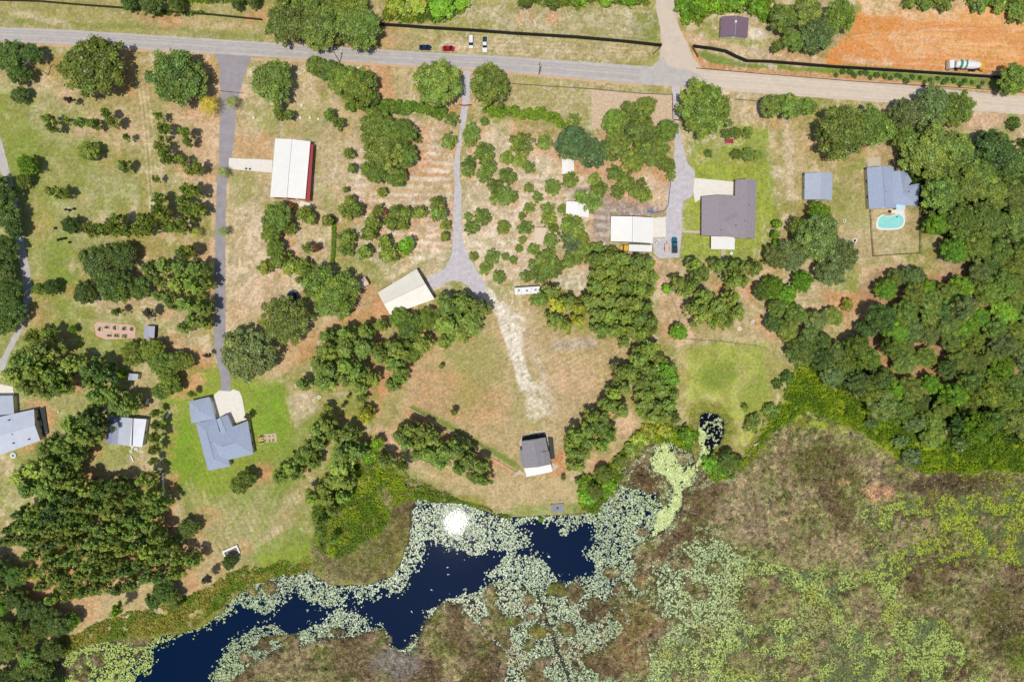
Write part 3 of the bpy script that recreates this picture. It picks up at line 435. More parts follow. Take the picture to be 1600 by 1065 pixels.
# ---- water
wm = bpy.data.materials.new('lake_water'); wm.use_nodes = True; n_ = wm.node_tree.nodes; b_ = n_['Principled BSDF']
b_.inputs['Base Color'].default_value = (*lin((0, 25, 56)), 1); b_.inputs['Roughness'].default_value = .03; b_.inputs['Specular IOR Level'].default_value = .25; b_.inputs['IOR'].default_value = 1.33
tc_ = n_.new('ShaderNodeTexCoord'); nz_ = n_.new('ShaderNodeTexNoise'); nz_.inputs['Scale'].default_value = 1.3; nz_.inputs['Detail'].default_value = 5
bp_ = n_.new('ShaderNodeBump'); bp_.inputs['Strength'].default_value = .09; bp_.inputs['Distance'].default_value = .05
wm.node_tree.links.new(tc_.outputs['Object'], nz_.inputs['Vector']); wm.node_tree.links.new(nz_.outputs[0], bp_.inputs['Height']); wm.node_tree.links.new(bp_.outputs[0], b_.inputs['Normal'])
def sheet(name, p, z, mat, kind='structure', px=True):
    q = [P(a, b, 0) for a, b in p] if px else [Vector((a, b, 0)) for a, b in p]
    if poly_area(q) < 0: q = q[::-1]
    n = len(q); r_ = delaunay_2d_cdt([Vector((v.x, v.y)) for v in q], [(i, (i + 1) % n) for i in range(n)], [], 1, 1e-4)
    me = bpy.data.meshes.new(name); me.from_pydata([(v.x, v.y, z) for v in r_[0]], [], [tuple(f) for f in r_[2]]); bm = bmesh.new(); bm.from_mesh(me)
    for f in bm.faces:
        if f.normal.z < 0: f.normal_flip()
    bm.to_mesh(me); bm.free(); o = link(name, me, mat)
    if kind: o['kind'] = kind
    return o
sheet('lake_water', pts('-300,980 60,980 330,930 480,870 640,760 800,780 960,680 1085,630 1150,630 1250,600 1800,700 2400,760 2400,1700 -300,1700'), -.36, wm)

pmat = wm.copy(); pmat.name = 'pond_water'; pmat.node_tree.nodes['Principled BSDF'].inputs['Base Color'].default_value = (*lin((12, 14, 30)), 1)
sheet('pond_water', pts('1088,640 1104,637 1126,640 1139,654 1139,678 1130,700 1114,714 1092,712 1086,690 1084,660'), -.349, pmat)

# ------------------------------------------------------------------ lily pads and marsh plants (countless: one object of each)
def inpoly(x, y, p): return sdpoly(x, y, p)
rng = np.random.RandomState(11)
DUCK = pts('1018,718 1024,700 1036,694 1050,702 1062,722 1068,738 1088,722 1096,700 1112,706 1122,708 1100,722 1085,738 1078,748 1080,758 1066,762 1062,790 1047,822 1015,838 1028,800 1050,786 1054,765 1040,745 1022,735')
DUCK2 = pts('1092,668 1100,672 1104,680 1100,692 1108,706 1096,708 1089,690')
def cand(x0, x1, y0, y1, st):
    x, y = np.meshgrid(np.arange(x0, x1, st), np.arange(y0, y1, st)); x = x.ravel() + rng.uniform(-.5, .5, x.size) * st; y = y.ravel() + rng.uniform(-.5, .5, y.size) * st
    return x.astype(np.float32), y.astype(np.float32)
CLEAR = [pts(q) for q in ('205,1100 215,1060 238,1040 240,1010 290,992 340,968 362,952 372,945 402,954 420,958 440,940 450,924 470,930 480,945 512,948 525,944 535,952 545,930 552,922 560,944 590,925 596,918 620,928 640,905 655,880 664,862 660,845 672,842 690,850 700,858 735,866 790,858 792,865 830,850 808,820 838,808 850,820 875,812 890,822 922,812 935,830 930,850 918,862 930,885 925,900 905,902 895,905 870,902 860,880 845,872 830,870 800,862 790,870 762,898 770,910 740,925 700,935 668,955 664,985 650,995 625,1015 612,1005 600,985 580,980 560,962 530,945 515,955 505,972 490,975 470,985 455,995 430,975 395,980 380,995 360,1000 345,1030 330,1060 325,1100',
  '1093,648 1105,643 1122,646 1133,657 1133,676 1126,693 1114,706 1104,704 1100,692 1106,680 1094,672')]
x, y = cand(-100, 1700, 640, 1170, 1.42)
A = lambda M: at(x, y, M)
xx = x + A(wx) * 7; yy = y + A(wy) * 7
inw = A(wet) < -1.5
cl = np.minimum(sdpoly(xx, yy, CLEAR[0]), sdpoly(x, y, CLEAR[1]))
mr = A(mar2)
gap = (fbm(x, y, 2.6, 3, 2) * .6 + .25 * fbm(x, y, 11, 5, 2) + .15 * rng.rand(x.size))
east = A(EAST)
keep = inw & (cl > 0) & (mr > -3) & (gap > .42 + .01 * east) & (rng.rand(x.size) > .1 + .06 * east)
# thin scatter on the marsh hummocks and a few strays on open water and pond
keep |= inw & (cl > 0) & (mr <= -3) & (mr > -12) & (x > 960) & (fbm(x, y, 9, 5) > .52)
keep |= (sdpoly(x, y, CLEAR[1]) < 0) & (fbm(x, y, 4, 2, 2) > .60)
keep |= inw & (cl > -9) & (cl < 0) & (gap > .66)
for (a, b, r) in ((881, 831, 7), (898, 818, 7), (872, 812, 9), (900, 825, 4)):
    keep |= (np.hypot(x - a, y - b) < r) & (gap > .45)
# a boat channel runs dark through the pads
ch = sdline(xx, yy, pts('843,925 850,950 862,1000 878,1035 890,1070 900,1120')); keep &= ~((ch < 2.2 + 1.5 * vn(x * .1, y * .1, 2)) & (vn(x, y, 3) > .25))
ch2 = sdline(xx, yy, pts('700,1080 760,1010 800,985')); keep &= ch2 > 1.5
duck = np.minimum(sdpoly(x + at(x, y, wx) * 3, y + at(x, y, wy) * 3, DUCK) + (fbm(x, y, 8, 1, 3) - .5) * 9, sdpoly(x, y, DUCK2)); keep |= (duck < 0) & (rng.rand(x.size) < .45 + .12 * np.minimum(-duck, 4)) & (gap > .36)
keep &= ~(((x < -105) | (y > 1168)))
x, y = x[keep], y[keep]; n = len(x); print('pads', n)
mr = at(x, y, mar2)
duck = duck[keep]
c = np.zeros((n, 3)) + np.array(lin((148, 166, 120)))
tt = rng.rand(n, 1)
def cm(m, rgb):
    global c
    m = np.clip(m, 0, 1)[:, None]; c = c * (1 - m) + np.array(lin(rgb)) * m
cm(1 - sms(200, 420, x), (170, 188, 88)); cm(sms(980, 1180, x + (y - 900) * .5), (168, 186, 92)); cm(sms(1300, 1500, x) * (1 - sms(880, 940, y)), (158, 172, 40))
cm(sms(.5, .65, fbm(x, y, 30, 2)) * sms(900, 1050, x) * .8, (156, 158, 52)); cm(sms(.55, .7, fbm(x, y, 20, 4)) * .8 * sms(950, 1100, x), (88, 106, 72)); cm(sms(950, 990, x) * (1 - sms(1120, 1200, x)) * (1 - sms(960, 1010, y)) * .7, (176, 192, 136)); cm((duck < 0) * 1.0, (184, 198, 122))
cm(sms(.56, .66, fbm(x, y, 24, 6)) * .7 * sms(640, 720, x) * sms(930, 960, y), (150, 140, 90))
c = c * (.7 + .6 * tt) * (1 + (rng.rand(n, 3) - .5) * .12)
r = np.where(duck < 0, .3, .12 + .2 * rng.rand(n) ** 1.6) * np.where(rng.rand(n) < .1, 1.3, 1)
wxx, wyy = (x - 800) * S, (532.5 - y) * S
mr = np.where(duck < 0, 5, mr); zz = np.where(duck < 0, -.22, -.335) + np.where(mr > -3, rng.rand(n) * .02 + .09 * sms(2, 8, at(x, y, opn)) * (at(x, y, pond) > 3), at(x, y, Z) + .435)
k = 6; ang = np.arange(k) * 2 * np.pi / k
ph = rng.rand(n, 1) * 6.28; tx = (rng.randn(n, 1)) * .06; ty = (rng.randn(n, 1)) * .06
dx = np.cos(ang + ph) * r[:, None] * (1 + .15 * rng.randn(n, k)); dy = np.sin(ang + ph) * r[:, None] * (1 + .15 * rng.randn(n, k))
V = np.stack([wxx[:, None] + dx, wyy[:, None] + dy, zz[:, None] + dx * tx + dy * ty + .0], -1).reshape(-1, 3)
pad = attr_mat('lily_pad', rough=.33, amp=.06, bump=.1, dist=.02, spec=.4, nsc=3)
o = link('lily_pads', np_mesh('lily_pads', V, k, np.arange(n * k), np.repeat(c, k, 0)), pad); tag(o, 'floating lily pads covering the lake edges and the flooded marsh', 'lily pads', kind='stuff')

# marsh grass tufts: short leaning blades on the brown hummocks and the grassy fringe
x, y = cand(-100, 1700, 600, 1170, 1.75); m_ = at(x, y, mar2); w_ = at(x, y, wet); pe = at(x, y, pen)
g_ = ((w_ < 0) & (m_ < 1) & (at(x, y, hi) > .3)) | (pe > .5) | ((w_ > 0) & (w_ < 14) & ((x < 500) | (x > 895)) & (x < 1250) & (rng.rand(x.size) < .7))
g_ &= (rng.rand(x.size) < .85)
x, y = x[g_], y[g_]; n = len(x); print('tufts', n)
bc = at(x, y, C) * (.6 + 1.25 * rng.rand(n, 1)); gr = rng.rand(n, 1); tn = fbm(x, y, 18, 3)[:, None]
bc = np.where(gr < .25 + .5 * (tn - .5), bc * np.array([.75, 1.25, .6]), bc); bc = np.where(gr > .93, np.array(lin((200, 180, 150))), bc)
nb = 3; x3 = np.repeat(x, nb); y3 = np.repeat(y, nb); a = rng.rand(n * nb) * 6.28; L = .4 + .7 * rng.rand(n * nb)
bx = (x3 - 800) * S + rng.randn(n * nb) * .12; by = (532.5 - y3) * S + rng.randn(n * nb) * .12; bz = at(x3, y3, Z) - .05
w = .09 + .08 * rng.rand(n * nb); ca, sa = np.cos(a), np.sin(a); h = .25 + .4 * rng.rand(n * nb)
V = np.stack([np.stack([bx - sa * w, by + ca * w, bz], -1), np.stack([bx + sa * w, by - ca * w, bz], -1), np.stack([bx + ca * L, by + sa * L, bz + h], -1)], 1).reshape(-1, 3)
fol = leaf_mat('marsh_blades', tr=.15, usecol=False, rough=.7)
o = link('marsh_grass', np_mesh('marsh_grass', V, 3, np.arange(n * nb * 3), np.repeat(np.repeat(bc, nb, 0), 3, 0)), fol); tag(o, 'brown and olive marsh grass growing in hummocks among the lily pads', 'marsh grass', kind='stuff')

def thicket(name, label, polys, h, colr, st=1.5, seed=1, size=.32, cat='undergrowth', var=.5, col2=None, under=True):
    """a continuous low thicket: leaf cards over a bumpy canopy"""
    global rng
    rng = np.random.RandomState(seed); Vs = []; Cs = []
    for p in polys:
        p = pts(p) if isinstance(p, str) else p
        x, y = cand(min(a[0] for a in p) - 8, max(a[0] for a in p) + 8, min(a[1] for a in p) - 8, max(a[1] for a in p) + 8, st)
        d = sdpoly(x + at(x, y, wx) * 7, y + at(x, y, wy) * 7, p); k = (d < 0) & (fbm(x, y, 9, seed, 3) > .36); x, y, d = x[k], y[k], d[k]; n = len(x)
        if not n: continue
        bl = fbm(x, y, 9, seed + 2, 3); hh = h * (.25 + 1.6 * np.clip(bl - .3, 0, 1)) * sms(0, 8, -d + 2)
        for q in range(2):
            cx = (x - 800) * S + rng.randn(n) * .2; cy = (532.5 - y) * S + rng.randn(n) * .2; cz = hh * (1 if q else .7) + rng.rand(n) * .35 * h ** .5
            nr = rng.randn(n, 3) * .75 + np.array([0, 0, 1]); v, _ = cards(np.stack([cx, cy, cz], 1), nr, size * (.6 + .8 * rng.rand(n)), rng)
            cc = np.array(lin(colr)) * np.ones((n, 3))
            if col2: t = sms(.42, .6, fbm(x, y, 20, seed + 3))[:, None]; cc = cc * (1 - t) + np.array(lin(col2)) * t
            cc = cc * (1 - var / 2 + var * rng.rand(n, 1)) * (.8 + .5 * bl[:, None])
            Vs.append(v); Cs.append(np.repeat(cc, 4, 0))
    V = np.concatenate(Vs); o = link(name, np_mesh(name, V, 4, np.arange(len(V)), np.concatenate(Cs)), fol2); return tag(o, label, cat, kind='stuff')
fol2 = leaf_mat('thicket_leaf', tr=.3, usecol=False, rough=.6)
thicket('thicket', 'bright yellow green thicket between the marsh and the woods on the right', ['1180,708 1208,655 1228,600 1245,565 1298,568 1304,600 1380,640 1440,690 1500,672 1640,668 1640,735 1440,738 1330,668 1262,640 1212,675'], 1.6, (134, 160, 30), st=1.7, seed=3, col2=(102, 134, 34))
thicket('shore_scrub', 'lime and olive scrub along the lake shore in the middle', ['1010,690 1018,680 1060,682 1086,690 1080,702 1050,690', '908,796 905,772 935,738 972,700 1002,666 1045,658 1090,676 1088,692 1050,692 1014,692 988,716 970,748 948,780 930,800', '1110,745 1140,728 1185,690 1200,640 1215,640 1205,690 1160,740 1120,755', '560,700 600,708 650,750 700,775 760,795 800,803 795,808 720,786 650,780 610,790 580,750', '490,790 550,710 575,740 610,800 600,830 560,850 530,870 510,865 490,845', '905,760 930,745 940,770 925,790 905,790'], 1.3, (152, 174, 34), st=1.6, seed=5, col2=(112, 142, 38))
thicket('reed_fringe', 'tawny and green reed fringe along the lower left shore', ['85,1030 100,1000 180,960 240,950 330,915 360,890 440,878 490,880 480,892 400,908 350,945 290,988 200,995 130,1008'], .8, (162, 158, 66), st=1.6, seed=7, col2=(122, 148, 42))
thicket('roadside_scrub', 'bright green scrub beyond the road along the top of the photo', ['600,-30 740,-30 728,20 690,38 600,36', '1060,-30 1200,-30 1220,30 1190,34 1150,18 1100,26 1088,40 1062,22', '800,-20 1010,-20 1018,8 940,6 850,12', '1400,-40 1640,-40 1640,12 1560,14 1500,4 1420,8', '235,12 330,20 300,24 240,20', '160,-30 410,-30 405,6 300,4 180,2'], 1.6, (128, 154, 36), st=1.6, seed=9, col2=(90, 120, 36))
thicket('woodland_floor', 'dark shrubby undergrowth below the woods on the right', ['1245,548 1340,545 1420,620 1640,600 1640,690 1440,692 1380,640 1300,600', '1400,250 1640,210 1640,400 1500,410 1440,330'], 1.5, (72, 98, 32), st=2.2, seed=13, size=.45)

# ------------------------------------------------------------------ trees
LEAF = leaf_mat('leaf', tr=.28, rough=.42, spec=.5)
BARK = pm('bark', (96, 80, 66), .9, .2, 4, bump=.6)
BARKP = pm('palm_bark', (128, 112, 92), .9, .2, 4, bump=.6)
def crown_mesh(name, seed, R_, zb, zt, nl, nleaf, ls, lobe=(.24, .36), flat=.75, form='oak'):
    rg = np.random.RandomState(seed); L = []
    if form == 'pine':
        for i in range(nl):
            t = (i + rg.rand()) / nl; a = i * 2.4 + rg.rand() * .8; rr = R_ * (1 - t) ** .55 * rg.uniform(.35, .95) * (1 if t < .9 else .3)
            L.append((rr * math.cos(a), rr * math.sin(a), zb + (zt - zb) * t, R_ * rg.uniform(*lobe) * (1.1 - .4 * t)))
    else:
        ax = rg.uniform(.78, 1.12, 5)
        for i in range(nl):
            u = math.sqrt((i + .5) / nl); a = i * 2.39996 + rg.rand() * .7; rr = R_ * u * .84 * rg.uniform(.8, 1.12) * ax[int(a / 6.283 * 5) % 5]
            z = zb + (zt - zb) * (math.sqrt(max(0, 1 - (u * .92) ** 2)) * flat + (1 - flat) * rg.rand()) - R_ * .1 * rg.rand()
            L.append((rr * math.cos(a), rr * math.sin(a), z, R_ * rg.uniform(*lobe) * (1.15 - .35 * u)))
    L = np.array(L); w = L[:, 3] ** 2; li = rg.choice(len(L), nleaf, p=w / w.sum()); q = L[li]
    d = rg.randn(nleaf, 3); d[:, 2] = np.abs(d[:, 2]) * 1.0 - .35 * rg.rand(nleaf); d /= np.linalg.norm(d, axis=1, keepdims=True)
    rad = q[:, 3] * (rg.rand(nleaf) ** .35) * (1 + .24 * rg.randn(nleaf))
    c = q[:, :3] + d * rad[:, None] * np.array([1, 1, .72])
    nr = d * .8 + rg.randn(nleaf, 3) * .5 + np.array([0, 0, .6])
    V, idx = cards(c, nr, ls * (.6 + .8 * rg.rand(nleaf)), rg)
    lv = rg.uniform(.66, 1.3, len(L))[li][:, None]; hue = rg.uniform(-1, 1, len(L))[li][:, None]
    col = np.ones((nleaf, 3)) * lv * (.66 + .68 * rg.rand(nleaf, 1)) * (1 + hue * np.array([.14, .02, -.12]))
    return np_mesh(name, V, 4, idx, np.repeat(col, 4, 0)), L
def trunk_mesh(name, L, h, r, nlimb, seed, splay=.35):
    rg = random.Random(seed); m = MB(); top = Vector((rg.uniform(-.3, .3), rg.uniform(-.3, .3), h)); z0 = h * splay
    mid = Vector((top.x * .3, top.y * .3, z0)); m.tube((0, 0, -.2), mid, r * 1.25, r * .8); m.tube(mid, top, r * .8, r * .12, 6)
    for i in rg.sample(range(len(L)), min(nlimb, len(L))):
        e = Vector(L[i][:3]); t = rg.uniform(.1, .5); s_ = mid.lerp(top, t) if e.z > z0 else mid
        k = s_.lerp(e, .5) + Vector((0, 0, .06 * h)); m.tube(s_, k, r * .42, r * .28, 6, False); m.tube(k, e, r * .28, r * .08, 5, False)
    return m
PR = {}
def proto(kind, n, R_, zb, zt, nl, nleaf, ls, tr, nlimb, splay, **kw):
    out = []
    for i in range(n):
        me, L = crown_mesh(kind + '_crown', sum(map(ord, kind)) + i * 7, R_, zb, zt, nl, nleaf, ls, **kw)
        me.materials.append(LEAF)
        tm = trunk_mesh('trunk', L, zt * .85, tr, nlimb, i, splay); t = tm.build('trunk', BARK); tme = t.data; bpy.data.objects.remove(t)
        out.append((me, tme))
    PR[kind] = (out, R_, zt)
proto('oak', 8, 7.5, 2.6, 10.5, 95, 14000, .25, .42, 14, .25, lobe=(.10, .21), flat=.7)
proto('young', 6, 2.1, .8, 4.8, 18, 1300, .2, .1, 6, .2, lobe=(.24, .42), flat=.6)
proto('round', 6, 2.8, .7, 3.6, 30, 2000, .19, .13, 7, .2, lobe=(.14, .3))
proto('pine', 7, 3.5, 5.0, 13.5, 46, 3200, .22, .2, 18, .5, form='pine', lobe=(.14, .27))
proto('bush', 5, 2.8, .2, 2.6, 20, 1500, .27, .1, 6, .15, lobe=(.22, .36))
TINT = {'n': (142, 158, 68), 'd': (110, 132, 60), 'b': (138, 176, 48), 'y': (176, 180, 68), 'u': (114, 134, 78), 'g': (140, 154, 86), 'r': (150, 104, 76), 'k': (110, 100, 86)}
DESC = {'n': 'mid green', 'd': 'dark green', 'b': 'bright green', 'y': 'yellow green', 'u': 'bluish green', 'g': 'grey green', 'r': 'rusty brown', 'k': 'thin greyish'}
LAND = [('the red walled barn', 452, 262), ('the tan barn', 634, 458), ('the green trimmed barn', 987, 359), ('the L-shaped house', 1139, 328), ('the blue-grey shed', 1279, 291),
        ('the house with the pool', 1395, 293), ('the brown roofed building', 1147, 42), ('the hip roofed house', 345, 675), ('the striped metal shed', 196, 672), ('the left edge house', 28, 670),
        ('the lake house', 838, 710), ('the dock', 871, 794), ('the long white camper', 824, 454), ('the turquoise pool', 1392, 345), ('the lily pond', 1112, 675), ('the raised garden beds', 180, 516), ('the round trampoline', 457, 462), ('the pink roofed shed', 566, 441), ('the road junction', 1055, 105), ('the parked red car', 701, 75),
        ('the square garden beds', 418, 685), ('the white sided pen', 363, 862), ('the tilled garden plot', 897, 537), ('the bottom left corner', 0, 1065), ('the top right corner', 1600, 0), ('the top left corner', 0, 0), ('the white pickup', 758, 69), ('the red-white shed', 1140, 221), ('the white canopy', 902, 328),
        ('the mixer truck', 1511, 103), ('the teal pickup', 1054, 383), ('the sun glint', 712, 812), ('the blue roofed hut', 208, 587), ('the pool yard', 1398, 370), ('the round flower bed', 1323, 476)]
DIRS = ['right of', 'upper right of', 'above', 'upper left of', 'left of', 'lower left of', 'below', 'lower right of']
ORD = ['nearest', 'second', 'third', 'fourth', 'fifth', 'sixth', 'seventh', 'eighth', 'ninth', 'tenth', 'eleventh', 'twelfth', 'thirteenth', 'fourteenth', 'fifteenth', 'sixteenth', 'seventeenth', 'eighteenth', 'nineteenth', 'twentieth'] + ['%dth' % i for i in range(21, 99)]
BASE = {'oak': ('spreading oak', 'broadleaf_tree', 'tree', 'broad oaks and other big trees', 800), 'young': ('slender young tree', 'young_tree', 'tree', 'small trees planted in rows', 0),
        'round': ('round fruit tree', 'fruit_tree', 'tree', 'round fruit trees in the grove', 0), 'pine': ('tall pine', 'pine_tree', 'pine tree', 'tall pines', 0), 'bush': ('leafy bush', 'bush', 'bush', 'bushes', 0)}
allT = []
for kd, lst in (('oak', OAK), ('young', YOUNG), ('round', ROUND), ('pine', PINE), ('bush', BUSH)):
    for t in lst: allT.append([kd, *t])
def sizeword(kd, r):
    a, b = {'oak': (20, 34), 'young': (9, 13), 'round': (9, 13), 'pine': (13, 17), 'bush': (11, 14)}[kd]
    return 'smaller' if r < a else ('large' if r > b else 'middling')
keys = {}
for i, t in enumerate(allT):
    kd, x, y, r, ti = t
    c = sorted(((x - a) ** 2 + (y - b) ** 2, nme, a, b) for nme, a, b in LAND)[0]
    dr = DIRS[int(round(math.degrees(math.atan2(c[3] - y, x - c[2])) / 45)) % 8]
    keys.setdefault((kd, ti, c[1], dr), []).append((c[0], i))
LBL = {}
for (kd, ti, nme, dr), v in keys.items():
    v.sort(); base = BASE[kd][0]
    if kd == 'young' and ti == 'k': base = 'bare young tree'
    for q, (d, i) in enumerate(v):
        x, y, r = allT[i][1:4]
        if len(v) == 1: s = '%s %s %s, %s %s' % (sizeword(kd, r), DESC[ti], base, dr, nme)
        elif q == 0: s = '%s %s closest to %s, %s it' % (DESC[ti], base, nme, dr)
        elif q == len(v) - 1: s = '%s %s farthest %s %s' % (DESC[ti], base, dr, nme)
        else: s = '%s %s %s %s, %s closest' % (DESC[ti], base, dr, nme, ORD[q])
        LBL[i] = s
rt = random.Random(21)
for i, (kd, x, y, r, ti) in enumerate(allT):
    out, R_, zt = PR[kd]; me, tm = out[rt.randrange(len(out))]
    k = r * S / R_ * {'oak': 1.0, 'young': 1.12, 'round': 1.08, 'pine': 1.12, 'bush': 1.15}[kd]
    hz = {'oak': k ** .55, 'young': min(1.5, k ** .5), 'round': k ** .7, 'pine': min(1.25, k ** .5), 'bush': k ** .8}[kd] * rt.uniform(.9, 1.12)
    if kd == 'young' and x < 345: hz *= 1.95; k *= .84
    if kd == 'young' and 345 <= x < 720: hz *= 1.3; k *= .95
    if kd == 'pine' and x < 320 and y > 520: hz *= 1.12
    if kd == 'oak' and x > 1290 and y > 430: hz *= rt.choice((.72, .9, 1.0, 1.2, 1.4))
    h = zt * hz; hc = h * {'oak': .68, 'young': .6, 'round': .6, 'pine': .72, 'bush': .6}[kd]
    p = P(x, y, hc)
    zg = 0
    root = empty(BASE[kd][1], (p.x, p.y, zg), rt.uniform(0, 6.28), LBL[i], BASE[kd][2], BASE[kd][3])
    root.scale = (k * rt.uniform(.93, 1.07), k * rt.uniform(.93, 1.07), hz)
    tr_ = link('trunk', tm, None, root)
    cr = link('crown', me, None, root)
    c = np.array(lin(TINT[ti])) * rt.uniform(.78, 1.25); c = c * np.array([rt.uniform(.86, 1.08), 1.03, rt.uniform(.82, 1.1)])
    if kd == 'pine': c = c * 1.14
    if kd == 'young': c = c * np.array([1.1, 1.04, .95])
    cr.color = (*c, 1)
# ---- hedges
def hedge(line, wid, colr, label, i):
    line = pts(line); L = []; rg = np.random.RandomState(40 + i); q0 = P(line[0][0], line[0][1])
    root = empty('hedge', (q0.x, q0.y, 0), 0, label, 'hedge'); hgt = 1.9 if wid > 5 else 1.1; mbk = MB()
    for a, b in zip(line, line[1:]):
        n = max(2, int(math.hypot(b[0] - a[0], b[1] - a[1]) / (wid * .35)))
        for s in range(n):
            t = (s + rg.rand()) / n
            for w in range(3):
                off = rg.uniform(-1, 1) * wid * .75; c = P(a[0] + (b[0] - a[0]) * t, a[1] + (b[1] - a[1]) * t + off * (1 if abs(b[0] - a[0]) > abs(b[1] - a[1]) else 0), 1.5)
                c.x += off * S * (0 if abs(b[0] - a[0]) > abs(b[1] - a[1]) else 1)
                L.append((c.x - q0.x, c.y - q0.y, hgt * rg.uniform(.5, .8), wid * S * rg.uniform(.3, .5)))
        p, q = P(*a), P(*b); mbk.tube((p.x - q0.x, p.y - q0.y, -.1), (p.x - q0.x + .1, p.y - q0.y, hgt * .5), .08, .04, 6)
    L = np.array(L); nl = len(L) * 160 if wid > 5 else len(L) * 60; li = rg.randint(0, len(L), nl); q = L[li]; d = rg.randn(nl, 3); d[:, 2] = np.abs(d[:, 2]) - .3 * rg.rand(nl); d /= np.linalg.norm(d, axis=1, keepdims=True)
    c = q[:, :3] + d * (q[:, 3] * rg.rand(nl) ** .35)[:, None]; V, ix = cards(c, d + rg.randn(nl, 3) * .5 + np.array([0, 0, .4]), .26 * (.6 + .8 * rg.rand(nl)), rg)
    col = np.ones((nl, 3)) * rg.uniform(.75, 1.2, len(L))[li][:, None] * (.6 + .8 * rg.rand(nl, 1))
    cr = link('foliage', np_mesh('foliage', V, 4, ix, np.repeat(col, 4, 0)), LEAF, root); cr.color = (*lin(colr), 1); mbk.build('stem', BARK, root)
for i, (a, w, c, l) in enumerate(HEDGE): hedge(a, w, c, l, i)
# ---- palms
def palm(x, y, r, h, label, tint):
    p = P(x, y, h); root = empty('palm_tree', (p.x, p.y, 0), rt.uniform(0, 6), label, 'palm tree', 'palms along the drive')
    m = MB(); m.tube((0, 0, -.2), (.1, 0, h * .5), .22, .17); m.tube((.1, 0, h * .5), (0, 0, h), .17, .15); m.build('trunk', BARKP, root)
    V = []; rg = random.Random(int(x))
    R_ = r * S
    for i in range(17):
        a = i * 2 * math.pi / 17 + rg.uniform(-.15, .15); up = rg.uniform(.1, .5) * R_; n = 9; u = Vector((math.cos(a), math.sin(a), 0)); s = Vector((-u.y, u.x, 0)); prev = None
        for j in range(n + 1):
            t = j / n; c = u * (R_ * t) + Vector((0, 0, h + up * math.sin(t * 2.3) * 1.1 - .9 * R_ * t * t * .7))
            if prev is not None and j > 1:
                w = R_ * .36 * math.sin(min(1, t * 1.15) * math.pi * .87) + .06
                for sg in (-1, 1):
                    e = c + s * sg * w + u * (.12 * R_) - Vector((0, 0, w * .5)); V += [prev, prev.lerp(c, .6), e]
            prev = c
    V = np.array([tuple(v) for v in V]); cc = np.repeat(np.random.RandomState(3).uniform(.6, 1.5, (len(V) // 3, 1)), 3, 0) * np.ones((1, 3))
    o = link('fronds', np_mesh('fronds', V, 3, np.arange(len(V)), cc), LEAF, root); o.color = (*lin(tint), 1)
palm(324, 163, 16, 6, 'golden palm tree beside the mouth of the long drive, left side', (222, 206, 70))
palm(361, 158, 11, 5, 'small palm leaning over the long drive near the road', (170, 180, 90))
palm(347, 268, 9, 4.5, 'palm on the drive edge just above the white apron of the red walled barn', (170, 184, 80))
palm(305, 363, 9, 4.5, 'palm left of the long drive halfway down', (190, 196, 80))
palm(347, 361, 8, 5.5, 'palm overhanging the long drive halfway down', (150, 176, 70))
palm(313, 465, 9, 4.5, 'palm among the pines left of the long drive, lowest of the drive palms', (190, 190, 70))
palm(571, 653, 10, 3, 'yellow tipped palm on the sandy clearing above the lake scrub', (200, 198, 60))

# ------------------------------------------------------------------ roads, drives, aprons
def road_mat(name, rgb, rgb2, sc=.35, amp=.2):
    return pm(name, rgb, .85, amp, sc, bump=.2, rgb2=rgb2, spec=.2)
MROAD = road_mat('asphalt_pale', (196, 188, 180), (176, 170, 166)); MDUST = road_mat('dusty_asphalt', (214, 196, 174), (198, 184, 168)); MDR = road_mat('drive_asphalt', (164, 158, 160), (146, 140, 144))
MGRAV = road_mat('grey_gravel', (208, 202, 203), (180, 174, 177), .6); MCONC = pm('concrete', (236, 229, 216), .85, .06, .8, spec=.2); MPATH = pm('path_concrete', (206, 190, 166), .85, .08, .8)
def ribbon(name, line, mat, z, label=None, nz=.5, seed=1):
    """line of (px, py, width px): a strip with slightly ragged edges"""
    r_ = random.Random(seed); P2 = []
    for (a, b) in zip(line, line[1:]):
        n = max(1, int(math.hypot(b[0] - a[0], b[1] - a[1]) / 6))
        for i in range(n): t = i / n; P2.append(tuple(a[k] + (b[k] - a[k]) * t for k in range(3)))
    P2.append(line[-1]); vs = []; fs = []
    for i, p in enumerate(P2):
        a = P2[max(0, i - 1)]; b = P2[min(len(P2) - 1, i + 1)]; dx, dy = b[0] - a[0], b[1] - a[1]; l = math.hypot(dx, dy) or 1; nx_, ny_ = -dy / l, dx / l
        for q in (-1, -.5, 0, .5, 1):
            e = r_.uniform(-nz, nz) if abs(q) == 1 else 0
            w = q * p[2] / 2 + e; v = P(p[0] + nx_ * w, p[1] + ny_ * w); vs.append((v.x, v.y, z + .02 * (1 - q * q)))
    for i in range(len(P2) - 1):
        for q in range(4): k = i * 5 + q; fs.append((k, k + 1, k + 6, k + 5))
    me = bpy.data.meshes.new(name); me.from_pydata(vs, [], fs); bm = bmesh.new(); bm.from_mesh(me); bmesh.ops.recalc_face_normals(bm, faces=bm.faces)
    if sum(f.normal.z for f in bm.faces) < 0: bmesh.ops.reverse_faces(bm, faces=bm.faces)
    bm.to_mesh(me); bm.free(); o = link(name, me, mat); o['kind'] = 'structure'; return o
def ragged(p, amp, seed, step=5):
    r_ = random.Random(seed); p = pts(p) if isinstance(p, str) else p; o = []
    for a, b in zip(p, p[1:] + p[:1]):
        n = max(1, int(math.hypot(b[0] - a[0], b[1] - a[1]) / step))
        for i in range(n): t = i / n; o.append((a[0] + (b[0] - a[0]) * t + r_.uniform(-amp, amp), a[1] + (b[1] - a[1]) * t + r_.uniform(-amp, amp)))
    return o
